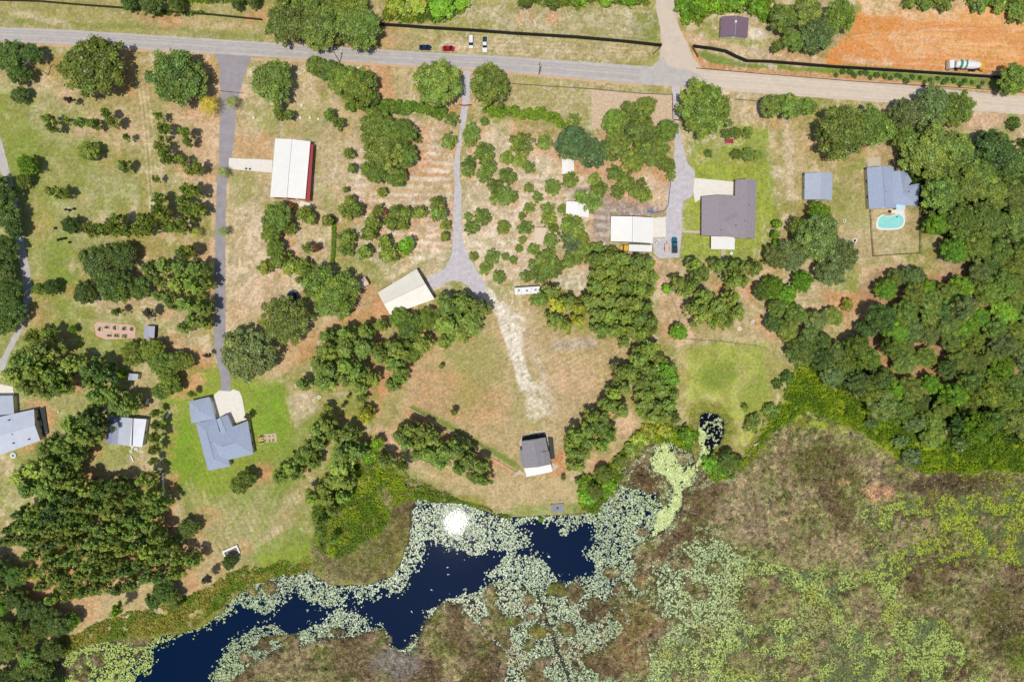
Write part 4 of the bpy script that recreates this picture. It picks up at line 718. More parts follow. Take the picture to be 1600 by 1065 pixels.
ribbon('road', [(-400, 38, 22), (0, 54, 22), (100, 58, 23), (200, 64, 23), (400, 77, 23), (600, 89, 22), (800, 101, 24), (950, 113, 27), (1010, 118, 28)], MROAD, .05)
ribbon('road', [(1009.6, 118, 28), (1080, 123, 30), (1200, 131, 32), (1400, 147, 30), (1600, 166, 27), (1900, 194, 27)], MDUST, .054)
sheet('side_road', ragged('1018,-200 1050,-200 1053,0 1056,28 1064,50 1074,68 1082,88 1092,104 1106,113 1120,124 1040,128 1000,112 1020,104 1030,92 1034,70 1032,45 1026,20', .6, 3), .046, MDUST)
sheet('side_road_patch', ragged('1006,106 1022,103 1036,88 1044,104 1080,112 1096,118 1070,136 1006,131', .5, 4), .078, MROAD)
MTRK = road_mat('worn_wheel_track', (184, 176, 170), (168, 162, 158), .5); MTRD = road_mat('worn_dust_track', (204, 190, 172), (220, 204, 184), .4)
for sg in (-.30, -.12, .16, .30):
    ribbon('wheel_track', [(a, b + sg * 22, 2.2) for a, b in ((-300, 41), (0, 54), (100, 58), (200, 64), (400, 77), (600, 89), (800, 101), (950, 113), (1000, 117))], MTRK, .076, nz=.9, seed=int(sg * 100) + 50)
    ribbon('wheel_track', [(a, b + sg * 28, 3) for a, b in ((1100, 124.5), (1200, 131), (1400, 147), (1600, 166), (1850, 189))], MTRD, .08, nz=1.2, seed=int(sg * 100) + 90)
ribbon('road_shoulder', [(-300, 54, 4), (0, 67, 3), (200, 77.5, 3.5), (330, 85, 3)], pm('sand_edge', (214, 176, 138), .95, .1, .6), .02, nz=1.2)
ribbon('road_shoulder', [(1100, 111, 5), (1240, 121, 4), (1400, 130.5, 4), (1540, 140, 4), (1700, 160, 4)], bpy.data.materials['sand_edge'], .024, nz=1)
ribbon('road_shoulder', [(392, 92, 4), (600, 101, 5), (800, 114, 4), (1000, 133, 3)], bpy.data.materials['sand_edge'], .026, nz=1.3)
sheet('driveway', ragged('336,83 394,87 386,105 376,140 369,165 368,200 362,245 358,262 354,290 352.5,330 352,400 352,500 353,530 356,560 361,598 361,612 345,612 345,590 338,560 334,532 336,420 337,330 339,290 343,250 343,200 345,165 344,130 342,105', .35, 5), .03, MDR)
sheet('driveway', ragged('724,110 735,112 734,150 732,165 728,190 722,215 719,245 718,275 721,300 721,340 723,375 728,392 740,414 752,432 760,447 752,466 742,462 732,446 722,440 708,438 694,442 684,451 672,452 666,432 690,424 700,412 706,396 708,375 708,330 711,290 709,262 713,235 718,205 719,185 722,160', .5, 6), .03, MGRAV)
sheet('driveway', ragged('1050,132 1063,134 1061,160 1060,188 1063,205 1066,225 1070,240 1074,256 1086,266 1084,282 1082,306 1068,314 1066,330 1065,370 1061,402 1030,404 1022,396 1020,372 1040,371 1041,340 1043,300 1052,262 1054,232 1053,190 1050,160', .5, 7), .03, MGRAV)
sheet('driveway', ragged('-60,180 -4,200 4,225 14,262 24,305 34,350 41,395 47,425 50,450 46,480 40,505 28,530 14,555 4,585 -10,610 -60,640 -60,560 -30,560 2,560 18,528 34,500 36,470 35,430 28,395 20,350 8,290 -4,250 -60,240', .5, 8), .03, MROAD)
sheet('driveway', ragged('1085,278 1147,284 1147,306 1128,306 1100,309 1086,316 1083,300', .2, 9), .035, MCONC)
sheet('barn_apron', pts('358,247 426,250 425,270 404,268 357,264'), .034, MCONC)
sheet('barn_apron', ragged('470,314 486,318 488,326 466,322', .2, 3), .034, MCONC)
sheet('parking_pad', pts('333,618 342,610 360,611 364,608 374,611 378,620 385,655 362,662 345,660 334,655'), .035, MCONC)
sheet('barn_apron', pts('1020,341 1040,338.5 1040.5,370 1019,371'), .035, MCONC)
sheet('footpath', pts('1065,359.5 1095,360.5 1095,364.5 1065,363'), .034, MPATH)
for i in range(6): sheet('stepping_stone', pts('1127,%g 1134,%g 1134,%g 1127,%g' % (390 + i * 3.2, 390 + i * 3.2, 392.6 + i * 3.2, 392.6 + i * 3.2)), .03, MPATH)
sheet('driveway', pts('-60,602 0,600 20,604 22,618 0,622 -60,622'), .036, MCONC)
sheet('patio', pts('1355,247 1376,245 1376,264 1356,264'), .034, MPATH)

# ------------------------------------------------------------------ buildings
MW = pm('white_metal_roof', (244, 241, 234), .45, .03, .3, wave=('Y', 1.1, .06)); MT = pm('tan_metal_roof', (232, 226, 210), .45, .05, .25, wave=('X', 1.1, .08))
MSH = pm('blue_grey_shingle', (172, 184, 206), .9, .1, 1.6, bump=.5, wave=('Y', 2, .1)); MSHB = pm('brown_shingle', (160, 149, 154), .9, .1, 1.4, bump=.5); MSHD = pm('dark_shingle', (152, 148, 152), .9, .12, 1.4, bump=.5)
MSTEEL = pm('light_steel_roof', (200, 206, 220), .4, .07, .4, wave=('X', 1.4, .07)); MBS = pm('blue_steel_roof', (176, 185, 200), .5, .06, .5, wave=('X', 1.4, .07))
MRED = pm('red_siding', (178, 52, 54), .6, .1, 1, wave=('X', 2.2, .2)); MWALL = pm('cream_siding', (214, 206, 190), .7, .06, 1); MGRN = pm('green_trim', (64, 120, 92), .6, .1, 1); MWH = pm('white_paint', (236, 234, 228), .5, .04, 1)
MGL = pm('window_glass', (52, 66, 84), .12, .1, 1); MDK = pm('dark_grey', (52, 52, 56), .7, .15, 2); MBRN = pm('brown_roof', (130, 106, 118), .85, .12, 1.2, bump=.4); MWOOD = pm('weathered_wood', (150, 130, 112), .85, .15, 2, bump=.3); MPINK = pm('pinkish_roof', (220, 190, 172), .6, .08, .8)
MBLACK = pm('black_screen', (26, 27, 30), .8, .1, 1); MGREY = pm('grey_paint', (140, 142, 146), .6, .1, 1); MBEIGE = pm('beige_roof', (224, 200, 174), .7, .06, 1); MWIRE = pm('galvanised', (150, 150, 150), .5, .1, 2, metal=.5)
MTEAL = pm('teal_paint', (34, 104, 130), .25, .05, 1); MYEL = pm('yellow_paint', (226, 176, 40), .45, .08, 1); MRUST = pm('rusty_red', (170, 78, 56), .8, .15, 2)
def quad_local(q, z):
    w = [P(a, b, z) for a, b in q]; c = (w[0] + w[1] + w[2] + w[3]) / 4; d = (w[1] - w[0]) + (w[2] - w[3]); return w, c, math.atan2(d.y, d.x)
RIDGES = []
def roof_block(rm, wm_, q, M, eave, ridge, hip, over, thick=.14, hipends=(1, 1), wz=0.0):
    """q: four photo points A B C D (ridge runs along AB) seen at eave height; M: world -> local"""
    w = [M @ P(a, b, eave) for a, b in q]; A, B, C_, D = w; mA = (A + D) / 2; mB = (B + C_) / 2; ax = (mB - mA); L = ax.length; u = ax / L
    wd = ((A - D).length + (B - C_).length) / 4
    i0 = min(wd * .95, L * .45) if hip and hipends[0] else 0; i1 = min(wd * .95, L * .45) if hip and hipends[1] else 0
    rA = mA + u * i0; rB = mB - u * i1; rA.z = rB.z = ridge
    for dz, flip in ((0, 0), (-thick, 1)):
        v = [Vector((p.x, p.y, p.z + dz)) for p in (A, B, C_, D, rA, rB)]
        fs = [(0, 1, 5, 4), (2, 3, 4, 5)] + [(3, 0, 4), (1, 2, 5)]
        if not hip: fs = fs[:2]
        rm.add(v, fs)
    o1 = [A, B, C_, D] if hip else [A, B, rB, C_, D, rA]
    for a, b in zip(o1, o1[1:] + o1[:1]): rm.add([a, b, b - Vector((0, 0, thick)), a - Vector((0, 0, thick))], [(0, 1, 2, 3)])
    RIDGES.append((rA, rB))
    if wm_ is not None:
        cen = (A + B + C_ + D) / 4; k = []
        for p in (A, B, C_, D):
            d = p - cen; k.append(Vector((p.x - math.copysign(over, (p - mA if 1 else d).dot(u) - L / 2) * u.x, p.y - math.copysign(over, (p - mA).dot(u) - L / 2) * u.y, 0)))
        n = Vector((-u.y, u.x, 0))
        for i, p in enumerate((A, B, C_, D)): s = math.copysign(over, (p - mA).dot(n)); k[i] -= n * s
        top = eave + (ridge - eave) * over / wd - .16 + wz
        b4 = [Vector((p.x, p.y, 0)) for p in k]; t4 = [Vector((p.x, p.y, top)) for p in k]
        wm_.add(b4 + t4, [(0, 1, 5, 4), (1, 2, 6, 5), (2, 3, 7, 6), (3, 0, 4, 7)])
        if not hip:
            g0 = (k[0] + k[3]) / 2; g1 = (k[1] + k[2]) / 2; g0.z = g1.z = ridge - .2
            wm_.add([t4[0], t4[3], g0, t4[1], t4[2], g1], [(0, 1, 2), (3, 4, 5)])
        return k
def local_of(q, eave):
    _, c, ang = quad_local(q, eave); return Vector((c.x, c.y, 0)), ang
def windows(root, k, specs, frame=MWH):
    """specs: (side 0..3, fraction along, width, z0, z1, kind)"""
    for (sd, f, w, z0, z1, kd) in specs:
        a, b = k[sd], k[(sd + 1) % 4]; d = (b - a).normalized(); c = a.lerp(b, f); cen = sum(k, Vector()) / 4; n = Vector((-d.y, d.x, 0))
        if n.dot(c - cen) < 0: n = -n
        M_ = Matrix(((d.x, n.x, 0, c.x), (d.y, n.y, 0, c.y), (0, 0, 1, 0), (0, 0, 0, 1)))
        if kd == 'window':
            fr = MB()
            for bx in ((-w / 2 - .08, w / 2 + .08, z0 - .1, z0), (-w / 2 - .08, w / 2 + .08, z1, z1 + .1), (-w / 2 - .08, -w / 2, z0, z1), (w / 2, w / 2 + .08, z0, z1)): fr.box(bx[0], bx[1], -.02, .07, bx[2], bx[3], M_)
            wi = fr.build('window', frame, root); MB().box(-w / 2, w / 2, -.02, .03, z0, z1, M_).build('pane', MGL, wi)
        else:
            dm = MB().box(-w / 2, w / 2, -.02, .06, z0, z1, M_).build('door' if kd == 'door' else kd, MWH if kd != 'door_or_shade' else MDK, root)
            MB().box(w * .32, w * .38, .05, .12, z0 + .95, z0 + 1.05, M_).build('handle', MDK, dm)
def building(name, label, cat, blocks, roofm, wallm, main=0, wins=(), over=.35):
    """blocks: dicts q, eave, ridge, hip"""
    b0 = blocks[main]; loc, ang = local_of(b0['q'], b0['e']); root = empty(name, loc, ang, label, cat)
    M = (Matrix.Translation(loc) @ Matrix.Rotation(ang, 4, 'Z')).inverted(); rm = MB(); wm_ = MB(); K = []; 
    for i, b in enumerate(blocks):
        m_ = b.get('mat'); r2 = MB() if m_ else rm
        K.append(roof_block(r2, wm_ if b.get('wall', 1) else None, b['q'], M, b['e'], b['r'], b.get('hip', 0), b.get('over', over), hipends=b.get('he', (1, 1)), wz=-.02 * i))
        if m_: r2.build(b.get('name', 'roof'), m_, root)
    ro = rm.build('roof', roofm, root)
    for (a, b), bk in zip(RIDGES, blocks):
        if bk['r'] - bk['e'] > .6: MB().tube(a, b, .13, .13, 6).build('ridge_cap', MCAP if 'metal' in roofm.name or 'steel' in roofm.name else MCAPD, ro)
    RIDGES.clear(); wo = wm_.build('wall', wallm, root)
    for (bi, sp) in wins:
        if K[bi]: windows(root, K[bi], sp)
    return root, M, ro, K
def vents(M, ro, lst, z, r=.18):
    for a, b in lst:
        p = M @ P(a, b, z); MB().tube((p.x, p.y, z - .5), (p.x, p.y, z + .45), r, r * .8, 8).build('vent', MDK, ro)
Q = pts
MCAP = pm('metal_ridge', (206, 204, 200), .45, .05, 1); MCAPD = pm('shingle_ridge', (158, 164, 176), .85, .1, 2)
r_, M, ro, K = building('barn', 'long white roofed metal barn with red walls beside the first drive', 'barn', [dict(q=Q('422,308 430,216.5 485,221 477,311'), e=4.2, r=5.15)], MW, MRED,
    wins=[(0, [(2, .2, 3.2, .05, 3.4, 'door_or_shade'), (2, .5, 3.2, .05, 3.4, 'door_or_shade'), (2, .8, 3.2, .05, 3.4, 'door_or_shade'), (3, .3, 1, .05, 2.1, 'door'), (3, .65, 1.2, 1, 2, 'window')])])  # dark panels on the east wall paint in its shaded lower band
q = [M @ P(a, b, 3.0) for a, b in Q('484,226 490,226 484,316 477,314')]
MB().add([(p.x, p.y, 3.4 - .25 * (i in (1, 2))) for i, p in enumerate(q)] + [(p.x, p.y, 3.3 - .25 * (i in (1, 2))) for i, p in enumerate(q)], [(0, 1, 2, 3), (7, 6, 5, 4), (0, 4, 5, 1), (1, 5, 6, 2), (2, 6, 7, 3), (3, 7, 4, 0)]).build('side_awning', MRED, r_)
building('barn', 'tan metal barn standing askew beside the gravel turnaround', 'barn', [dict(q=Q('590,457 651,420 679,467 610,492'), e=4.4, r=5.05)], MT, MWALL, wins=[(0, [(1, .3, 3.4, .05, 3.6, 'garage_door'), (1, .72, 3.4, .05, 3.6, 'garage_door'), (0, .5, 1, .05, 2.1, 'door')])])
building('barn', 'white roofed barn with green trim beside the gravel yard', 'barn', [dict(q=Q('954,377 954.5,337.5 1021,340 1020,380'), e=4, r=5)], MW, MGRN, wins=[(0, [(2, .3, 3, .05, 3.2, 'garage_door'), (2, .7, 3, .05, 3.2, 'garage_door'), (0, .4, 1, .05, 2.1, 'door')])])
r_, M, ro, K = building('house', 'L-shaped brick house under a large brown grey shingle roof', 'house', [dict(q=Q('1096,368 1096.5,307 1149,305.5 1149,371'), e=2.9, r=4.4, hip=0), dict(q=Q('1147,372 1149,281 1182,281 1180,373'), e=2.92, r=4.5, hip=0), dict(q=Q('1111,389 1111,369 1148,370 1148,390'), e=2.7, r=2.85, mat=MWH, wall=0, name='patio_roof'), dict(q=Q('1096,366 1096.5,330 1170,331 1169,371'), e=2.94, r=4.4, hip=1)], MSHB, pm('brick', (158, 122, 104), .85, .12, 5, bump=.4),
    wins=[(0, [(0, .3, 1.4, .9, 2.1, 'window'), (0, .7, 1.4, .9, 2.1, 'window'), (1, .4, 1, .05, 2.1, 'door')]), (1, [(0, .12, 3.6, .05, 2.3, 'garage_door'), (3, .5, 1.5, .9, 2.1, 'window')])])
vents(M, ro, [(1126, 359), (1150, 352), (1170, 320), (1163, 345)], 4.1)
for a, b in ((1112, 388), (1147, 389)):
    p = M @ P(a, b, 0); MB().box(p.x - .1, p.x + .1, p.y - .1, p.y + .1, 0, 2.6).build('post', MWH, r_)
building('shed', 'blue-grey gabled shed standing alone on the tan lawn', 'shed', [dict(q=Q('1257,311.5 1257.5,270.5 1301,270 1300,313'), e=2.9, r=4.1)], MBS, MWALL, wins=[(0, [(3, .5, 2.6, .05, 2.4, 'garage_door'), (0, .5, 1.2, 1, 2, 'window')])])
r_, M, ro, K = building('house', 'blue-grey shingled house with the turquoise pool behind it', 'house', [dict(q=Q('1358,326.5 1354.5,262 1396,260.5 1400,325'), e=2.9, r=4.6), dict(q=Q('1393,315 1392,268 1416,268 1425,283'), e=2.84, r=4.3, wall=0), dict(q=Q('1388,296 1388,318 1434,322 1438,286'), e=2.88, r=4.2, hip=1), dict(q=Q('1400.5,327.5 1400,314 1415,314 1414.5,327.5'), e=2.5, r=2.6, mat=pm('pale_blue_panel', (196, 226, 240), .4, .03, 1), wall=0, name='porch_roof')], MSH, MWALL,
    wins=[(0, [(0, .3, 1.3, .9, 2.1, 'window'), (0, .7, 1.3, .9, 2.1, 'window'), (3, .4, 1.8, .05, 2.1, 'door')])])
vents(M, ro, [(1382, 293), (1383, 300), (1420, 300)], 4.0)
r_, M, ro, K = building('cottage', 'brown roofed building beyond the road near the orange lot', 'building', [dict(q=Q('1126,57 1127,26 1170,28 1168,59'), e=3, r=4.2)], MBRN, MWALL, wins=[(0, [(0, .5, 1.2, .9, 2.1, 'window'), (3, .5, 1, .05, 2.1, 'door')])])
# rotate ridge direction: it runs left to right on this one
p = M @ P(1149, 35, 4.2); MB().box(p.x - .35, p.x + .35, p.y - .35, p.y + .35, 3.6, 4.9).build('vent_cowl', MWH, ro)
r_, M, ro, K = building('house', 'large blue-grey hip roofed house with pale concrete pad on the green lawn', 'house', [dict(q=Q('325,735 306,661 337,654 360,728'), e=2.9, r=4.7, hip=1), dict(q=Q('299,661 295,627 327,619.5 337,654'), e=2.94, r=4.3, hip=1), dict(q=Q('318,684 387,657 396,709 340,722'), e=2.92, r=5.2, hip=1),
    dict(q=Q('346,678 338,655 355,647.5 365,670'), e=2.86, r=4.0)], MSH, MWALL, wins=[(0, [(0, .4, 1.5, .9, 2.1, 'window'), (0, .7, 1.5, .9, 2.1, 'window')]), (1, [(2, .5, 4.6, .05, 2.3, 'garage_door')]), (2, [(1, .3, 1.5, .9, 2.1, 'window'), (1, .7, 1.5, .9, 2.1, 'window'), (2, .4, 2.2, .05, 2.1, 'door')])])
vents(M, ro, [(352, 702), (372, 690), (330, 690)], 4.2, .14)
r_, M, ro, K = building('metal_shed', 'striped light metal shed left of the blue-grey roofed house', 'shed', [dict(q=Q('184,694 187,651 229,654.5 222,698'), e=2.9, r=3.7), dict(q=Q('165,691.5 169,649 188,651.5 185,694.5'), e=2.6, r=2.75, mat=pm('slate_lean_to', (150, 158, 184), .5, .08, .5, wave=('Y', 1.4, .15)), wall=1, name='lean_to_roof')], MSTEEL, MWALL, wins=[(0, [(3, .5, 2.8, .05, 2.4, 'door_or_shade'), (2, .5, 1.2, 1, 2, 'window')])])
a, b = M @ P(208, 653, 3.76), M @ P(206, 696, 3.76); MB().bar(a, b, .22, 3.66, 3.86).build('ridge_cap', MDK, ro)
r_, M, ro, K = building('house', 'pale blue metal roofed house cut by the left photo edge', 'house', [dict(q=Q('-42,660 53,639 63,688 -32,722'), e=3.1, r=4.3), dict(q=Q('-40,652 -38,619 20,617.5 22,646'), e=2.8, r=3.4, mat=MBS, name='wing_roof')], MSTEEL, MWALL, wins=[(0, [(1, .3, 1.4, .9, 2.1, 'window'), (1, .7, 1, .05, 2.1, 'door')])])
vents(M, ro, [(14, 656), (20, 678), (45, 686), (21, 692)], 3.9, .25)
root = empty('deck', P(66, 660), 0, 'dark wooden deck with benches on the right side of the pale house', 'deck'); L_ = P(66, 660)
def rel(a, b): v = P(a, b) - L_; return (v.x, v.y)
MB().slab([rel(57, 640), rel(71, 634), rel(77, 676), rel(64, 684)], .1, .55).build('floor', MDK, root); 
for a, b, c, d, e in ((62, 645, 66, 668, .7), (64.5, 656, 67, 664, .5)): MB().bar(rel(a, b), rel(c, d), e, .56, 1.0).build('bench', MWOOD if e > .6 else MWH, root)
for a, b in ((57, 641), (71, 635), (76, 674), (64, 682)): v = rel(a, b); MB().tube((v[0], v[1], .5), (v[0], v[1], 1.5), .07).build('post', MWH, root)
r_, M, ro, K = building('lake_house', 'small dark gabled house with white porch roof above the dock', 'house', [dict(q=Q('820,731 814.5,689 852,683 861,725'), e=4.6, r=6.3), dict(q=Q('814.5,728 811,703 818,702 822,730'), e=3.6, r=3.8, mat=MSHD, wall=0, name='side_roof'), dict(q=Q('838,706 838,724 861,724 858,704'), e=4.62, r=5.9, wall=0),
    dict(q=Q('818.5,731 861,724.5 863,736.5 823,744.5'), e=3.4, r=3.5, mat=MWH, wall=0, name='porch_roof')], MSHD, MWALL, wins=[(0, [(1, .3, 1.2, 1, 2.2, 'window'), (1, .7, 1.2, 1, 2.2, 'window'), (2, .5, 1.4, 1, 2.2, 'window'), (0, .5, 1.4, 1, 2.2, 'window')])])
for a, b in ((821, 743), (842, 740), (862, 735)): p = M @ P(a, b, 3.3); MB().box(p.x - .1, p.x + .1, p.y - .1, p.y + .1, 0, 3.3).build('post', MWH, r_)
vents(M, ro, [(850, 703), (846, 714)], 5.2, .12)
q = [M @ P(a, b, 1) for a, b in Q('815,690 853,683 851,676 832,679 816,682')]; dk = MB().slab([(p.x, p.y) for p in q], .6, 1.0).build('deck', MDK, r_)
q = [M @ P(a, b, 1) for a, b in Q('856,683 864,684 867,716 861,718')]; MB().slab([(p.x, p.y) for p in q], .3, .8).build('walkway', MDK, r_)
for a, b in ((818, 681), (826, 679), (834, 678), (842, 678), (850, 677)): p = M @ P(a, b, 1); MB().tube((p.x, p.y, 1), (p.x, p.y, 2), .06).build('railing_post', MWH, dk)
sheet('terrace', pts('800,745 812,733 824,746 820,744 818,742 813,740'), .03, MPATH); sheet('terrace', pts('861,722 874,728 863,736'), .03, MPATH); sheet('terrace', ragged('812,690 816,680 836,673 852,672 858,684 852,700 812,704', .4, 4), .028, MPATH)
# small sheds
def shed(label, q, e, r, rm_, wm2, name='small_shed', hip=0, wins=True): return building(name, label, 'shed', [dict(q=Q(q), e=e, r=r, hip=hip)], rm_, wm2, over=.15, wins=[(0, [(1, .5, 1, .05, 1.8, 'door'), (0, .5, .7, .9, 1.5, 'window')])] if wins else [])
shed('small pink roofed shed with red wall poking out from the big oaks', '557,443 570,432 577,444 558,453', 2.6, 3.0, MPINK, MRED)
shed('tiny red and white shed at the corner of the lawn below the round oak', '1134,224 1134,217 1146,217 1146,224', 2.2, 2.6, MRED, MWH)
shed('small blue roofed hut beside the bright bush on the left lawn', '200,594 200.5,583 216,584 215,593', 2.2, 2.6, MBS, MWALL)
shed('grey roofed garden shed beside the raised beds', '225,528 226,509 242,509.5 241,528', 2.3, 2.7, pm('lilac_grey_roof', (172, 172, 190), .6, .06, 1), MDK)
shed('white narrow shed under the bluish oaks in the fruit grove', '878,272 878,248 897,250 897,271', 2.4, 2.7, MW, MWALL)
shed('beige flat shed with reddish edge among the round fruit trees', '834,382 836,355 855,356 847,382', 2.3, 2.4, MBEIGE, MRUST)
# canopy on posts
r_, M, ro, K = building('canopy', 'white open canopy roof with a tree leaning over its corner', 'canopy', [dict(q=Q('884,335 885,314 920,317 920,340'), e=2.8, r=3.2, wall=0)], MW, MWH)
for a, b in ((885, 315), (920, 318), (919, 338), (884, 334)): p = M @ P(a, b, 2.7); MB().tube((p.x, p.y, 0), (p.x, p.y, 2.75), .07).build('post', MWIRE, r_)

# ------------------------------------------------------------------ vehicles
MGLS = pm('car_glass', (24, 30, 38), .08, .05, 1); MTYRE = pm('tyre_rubber', (30, 30, 32), .85, .1, 3); MRIM = pm('rim', (170, 172, 176), .3, .05, 3, metal=.8); MLAMP = pm('lamp_lens', (230, 230, 225), .15, .03, 2); MTAIL = pm('tail_lens', (170, 24, 24), .2, .05, 2)
def wheel(root, x, y, r, w):
    t = MB().tube((x, y - w / 2, r), (x, y + w / 2, r), r, r, 20).build('wheel', MTYRE, root, smooth=False)
    MB().tube((x, y - w / 2 - .01, r), (x, y + w / 2 + .01, r), r * .6, r * .6, 12).build('rim', MRIM, t)
def loft(secs):
    """secs: (x, half width, z0, z1, tuck) -> rounded body hull"""
    m = MB(); n = 8; vs = []
    for (x, w, z0, z1, tk) in secs:
        c = min(.12, (z1 - z0) * .4); vs += [(x, -w + .05, z0), (x, -w, z0 + c), (x, -w + tk * .4, z1 - c), (x, -w + tk + .1, z1), (x, w - tk - .1, z1), (x, w - tk * .4, z1 - c), (x, w, z0 + c), (x, w - .05, z0)]
    fs = []
    for i in range(len(secs) - 1):
        for j in range(n): a = i * n + j; b = i * n + (j + 1) % n; fs.append((a, b, b + n, a + n))
    fs += [tuple(range(n)), tuple(range(len(secs) * n - 1, len(secs) * n - n - 1, -1))]
    return m.add(vs, fs)
def vehicle(name, label, cat, x, y, ang, paint, kind='car', group='cars parked on the verge', roofm=None):
    p = P(x, y, .8); root = empty(name, (p.x, p.y, .0), R(ang), label, cat, group)
    L = {'car': 4.6, 'van': 4.9, 'pickup': 5.9}[kind]; hw = {'car': .92, 'van': .95, 'pickup': 1.0}[kind]; h = L / 2
    if kind == 'car':
        b = loft([(-h, hw * .78, .35, .75, .1), (-h + .15, hw * .93, .25, .92, .08), (-h + .9, hw, .22, .98, .06), (.3, hw, .22, .95, .05), (h - 1.1, hw * .99, .22, .88, .07), (h - .25, hw * .9, .25, .74, .12), (h, hw * .7, .35, .62, .1)])
        c = loft([(-h + .65, hw * .72, .9, .96, .05), (-h + 1.35, hw * .86, .9, 1.36, .16), (-.1, hw * .86, .9, 1.44, .18), (.45, hw * .86, .9, 1.36, .18), (1.25, hw * .78, .88, .92, .05)]); rf = (-h + 1.4, .35, hw * .62, 1.42)
    elif kind == 'van':
        b = loft([(-h, hw * .9, .35, .95, .05), (-h + .12, hw, .25, 1.02, .04), (h - 1.2, hw, .22, 1.0, .05), (h - .25, hw * .92, .25, .85, .12), (h, hw * .75, .35, .7, .1)])
        c = loft([(-h + .1, hw * .86, .98, 1.5, .08), (-h + .35, hw * .92, .98, 1.72, .12), (.5, hw * .92, .98, 1.74, .14), (.95, hw * .9, .98, 1.6, .16), (1.6, hw * .82, .95, 1.0, .05)]); rf = (-h + .4, .7, hw * .74, 1.735)
    else:
        b = loft([(-h, hw * .95, .45, .95, .03), (-h + .08, hw, .38, 1.02, .03), (h - 1.4, hw, .35, 1.02, .04), (h - .25, hw * .95, .38, .98, .1), (h, hw * .82, .45, .85, .1)])
        c = loft([(-.75, hw * .86, 1.0, 1.15, .05), (-.55, hw * .88, 1.0, 1.78, .14), (.75, hw * .88, 1.0, 1.8, .15), (1.35, hw * .82, .98, 1.05, .05)]); rf = (-.5, .8, hw * .7, 1.795)
    b.build('body', paint, root, smooth=False); c.build('windows', MGLS, root)
    MB().box(rf[0], rf[1], -rf[2], rf[2], rf[3] - .05, rf[3] + .03).build('roof', roofm or paint, root, bevel=.02)
    if kind == 'pickup':
        m = MB(); m.box(-h + .12, -.85, -hw + .12, hw - .12, 1.0, 1.03).build('cargo_bed', MDK, root)
        for s in (-1, 1): MB().box(-h + .1, -.8, s * hw - .06, s * hw + .06, 1.0, 1.2).build('bed_rail', paint, root)
        MB().box(-h, -h + .1, -hw + .1, hw - .1, .7, 1.2).build('tailgate', paint, root)
    MB().box(h - 1.25, h - .35, -hw * .6, hw * .6, .82 if kind == 'car' else .98, .9 if kind == 'car' else 1.05).build('bonnet', paint, root, bevel=.03)
    for s in (-1, 1):
        for xx in (h - .95, -h + .95): wheel(root, xx, s * (hw - .1), .33 if kind != 'pickup' else .39, .24)
        MB().box(h - .16, h + .01, s * hw * .62 - .17, s * hw * .62 + .17, .6, .74).build('headlight', MLAMP, root)
        MB().box(-h - .01, -h + .1, s * hw * .7 - .14, s * hw * .7 + .14, .7, .86).build('tail_light', MTAIL, root)
        MB().box(.85, 1.0, s * hw - .02 * s, s * (hw + .18), 1.0, 1.14).build('mirror', paint, root)
    return root
vehicle('parked_car', 'dark blue car parked on the verge, leftmost of the four', 'car', 664.5, 74, 0, pm('navy_paint', (34, 50, 88), .22, .05, 1))
vehicle('parked_car', 'red car parked on the verge beside the dark blue one', 'car', 701, 75.5, 0, pm('red_paint', (196, 24, 44), .22, .05, 1))
vehicle('parked_van', 'white van parked nose up between the red car and the pickup', 'van', 736, 65, -90, MWH, 'van')
vehicle('parked_pickup', 'white pickup with dark load bed parked on the verge, rightmost', 'pickup', 757.5, 69.5, -90, MWH, 'pickup')
vehicle('parked_pickup', 'teal blue pickup parked on the gravel beside the green trimmed barn', 'pickup', 1054, 383, 90, MTEAL, 'pickup', group=None)
# mixer truck and drilling rig on the orange lot
p = P(1508, 103, 1.5); root = empty('mixer_truck', (p.x, p.y, 0), R(-3), 'long white mixer truck with green drum bands and yellow rear chute', 'truck'); root.scale = (1, 1.22, 1.1)
loft([(-6.6, 1.2, .6, 1.9, .05), (-6.4, 1.25, .5, 2.5, .05), (-4.9, 1.25, .5, 2.6, .06), (-4.7, 1.2, .6, 2.4, .05)]).build('cab', MWH, root)
MB().box(-6.45, -6.35, -1.0, 1.0, 1.7, 2.3).build('windscreen', MGLS, root); MB().box(-4.7, 5.2, -.9, .9, .8, 1.15).build('chassis', MDK, root)
d = MB(); pr = [(-4.4, .9), (-3.6, 1.2), (-1.8, 1.3), (.2, 1.3), (2.2, 1.25), (4.2, .95), (4.9, .6)]
for (a, ra), (b, rb) in zip(pr, pr[1:]): d.tube((a, 0, 2.45), (b, 0, 2.45), ra, rb, 18)
dr = d.build('drum', MWH, root); MB().tube((-3.2, 0, 2.45), (-2.2, 0, 2.45), 1.25, 1.33, 18).build('band', pm('green_band', (74, 140, 118), .4, .05, 1), dr); MB().tube((-1.2, 0, 2.45), (-.5, 0, 2.45), 1.345, 1.345, 18).build('band', bpy.data.materials['green_band'], dr)
MB().box(4.9, 6.1, -1.1, 1.1, 1.9, 2.3).build('chute', MYEL, root, bevel=.05); MB().tube((5.6, .9, 1.9), (7.4, 1.6, 1.0), .3, .3, 8).build('chute_arm', MYEL, root); MB().tube((5.6, -.9, 1.9), (7.2, -1.2, 1.0), .25, .2, 8).build('chute_arm', MYEL, root); MB().box(6.0, 7.2, -.5, .7, .6, 1.5).build('hopper', MYEL, root, bevel=.08)
for xx in (-5.8, -2.6, 2.6, 3.9):
    for s in (-1, 1): wheel(root, xx, s * 1.1, .5, .35)
for s in (-1, 1): MB().box(-6.66, -6.5, s * .85 - .15, s * .85 + .15, .8, 1.0).build('headlight', MLAMP, root)
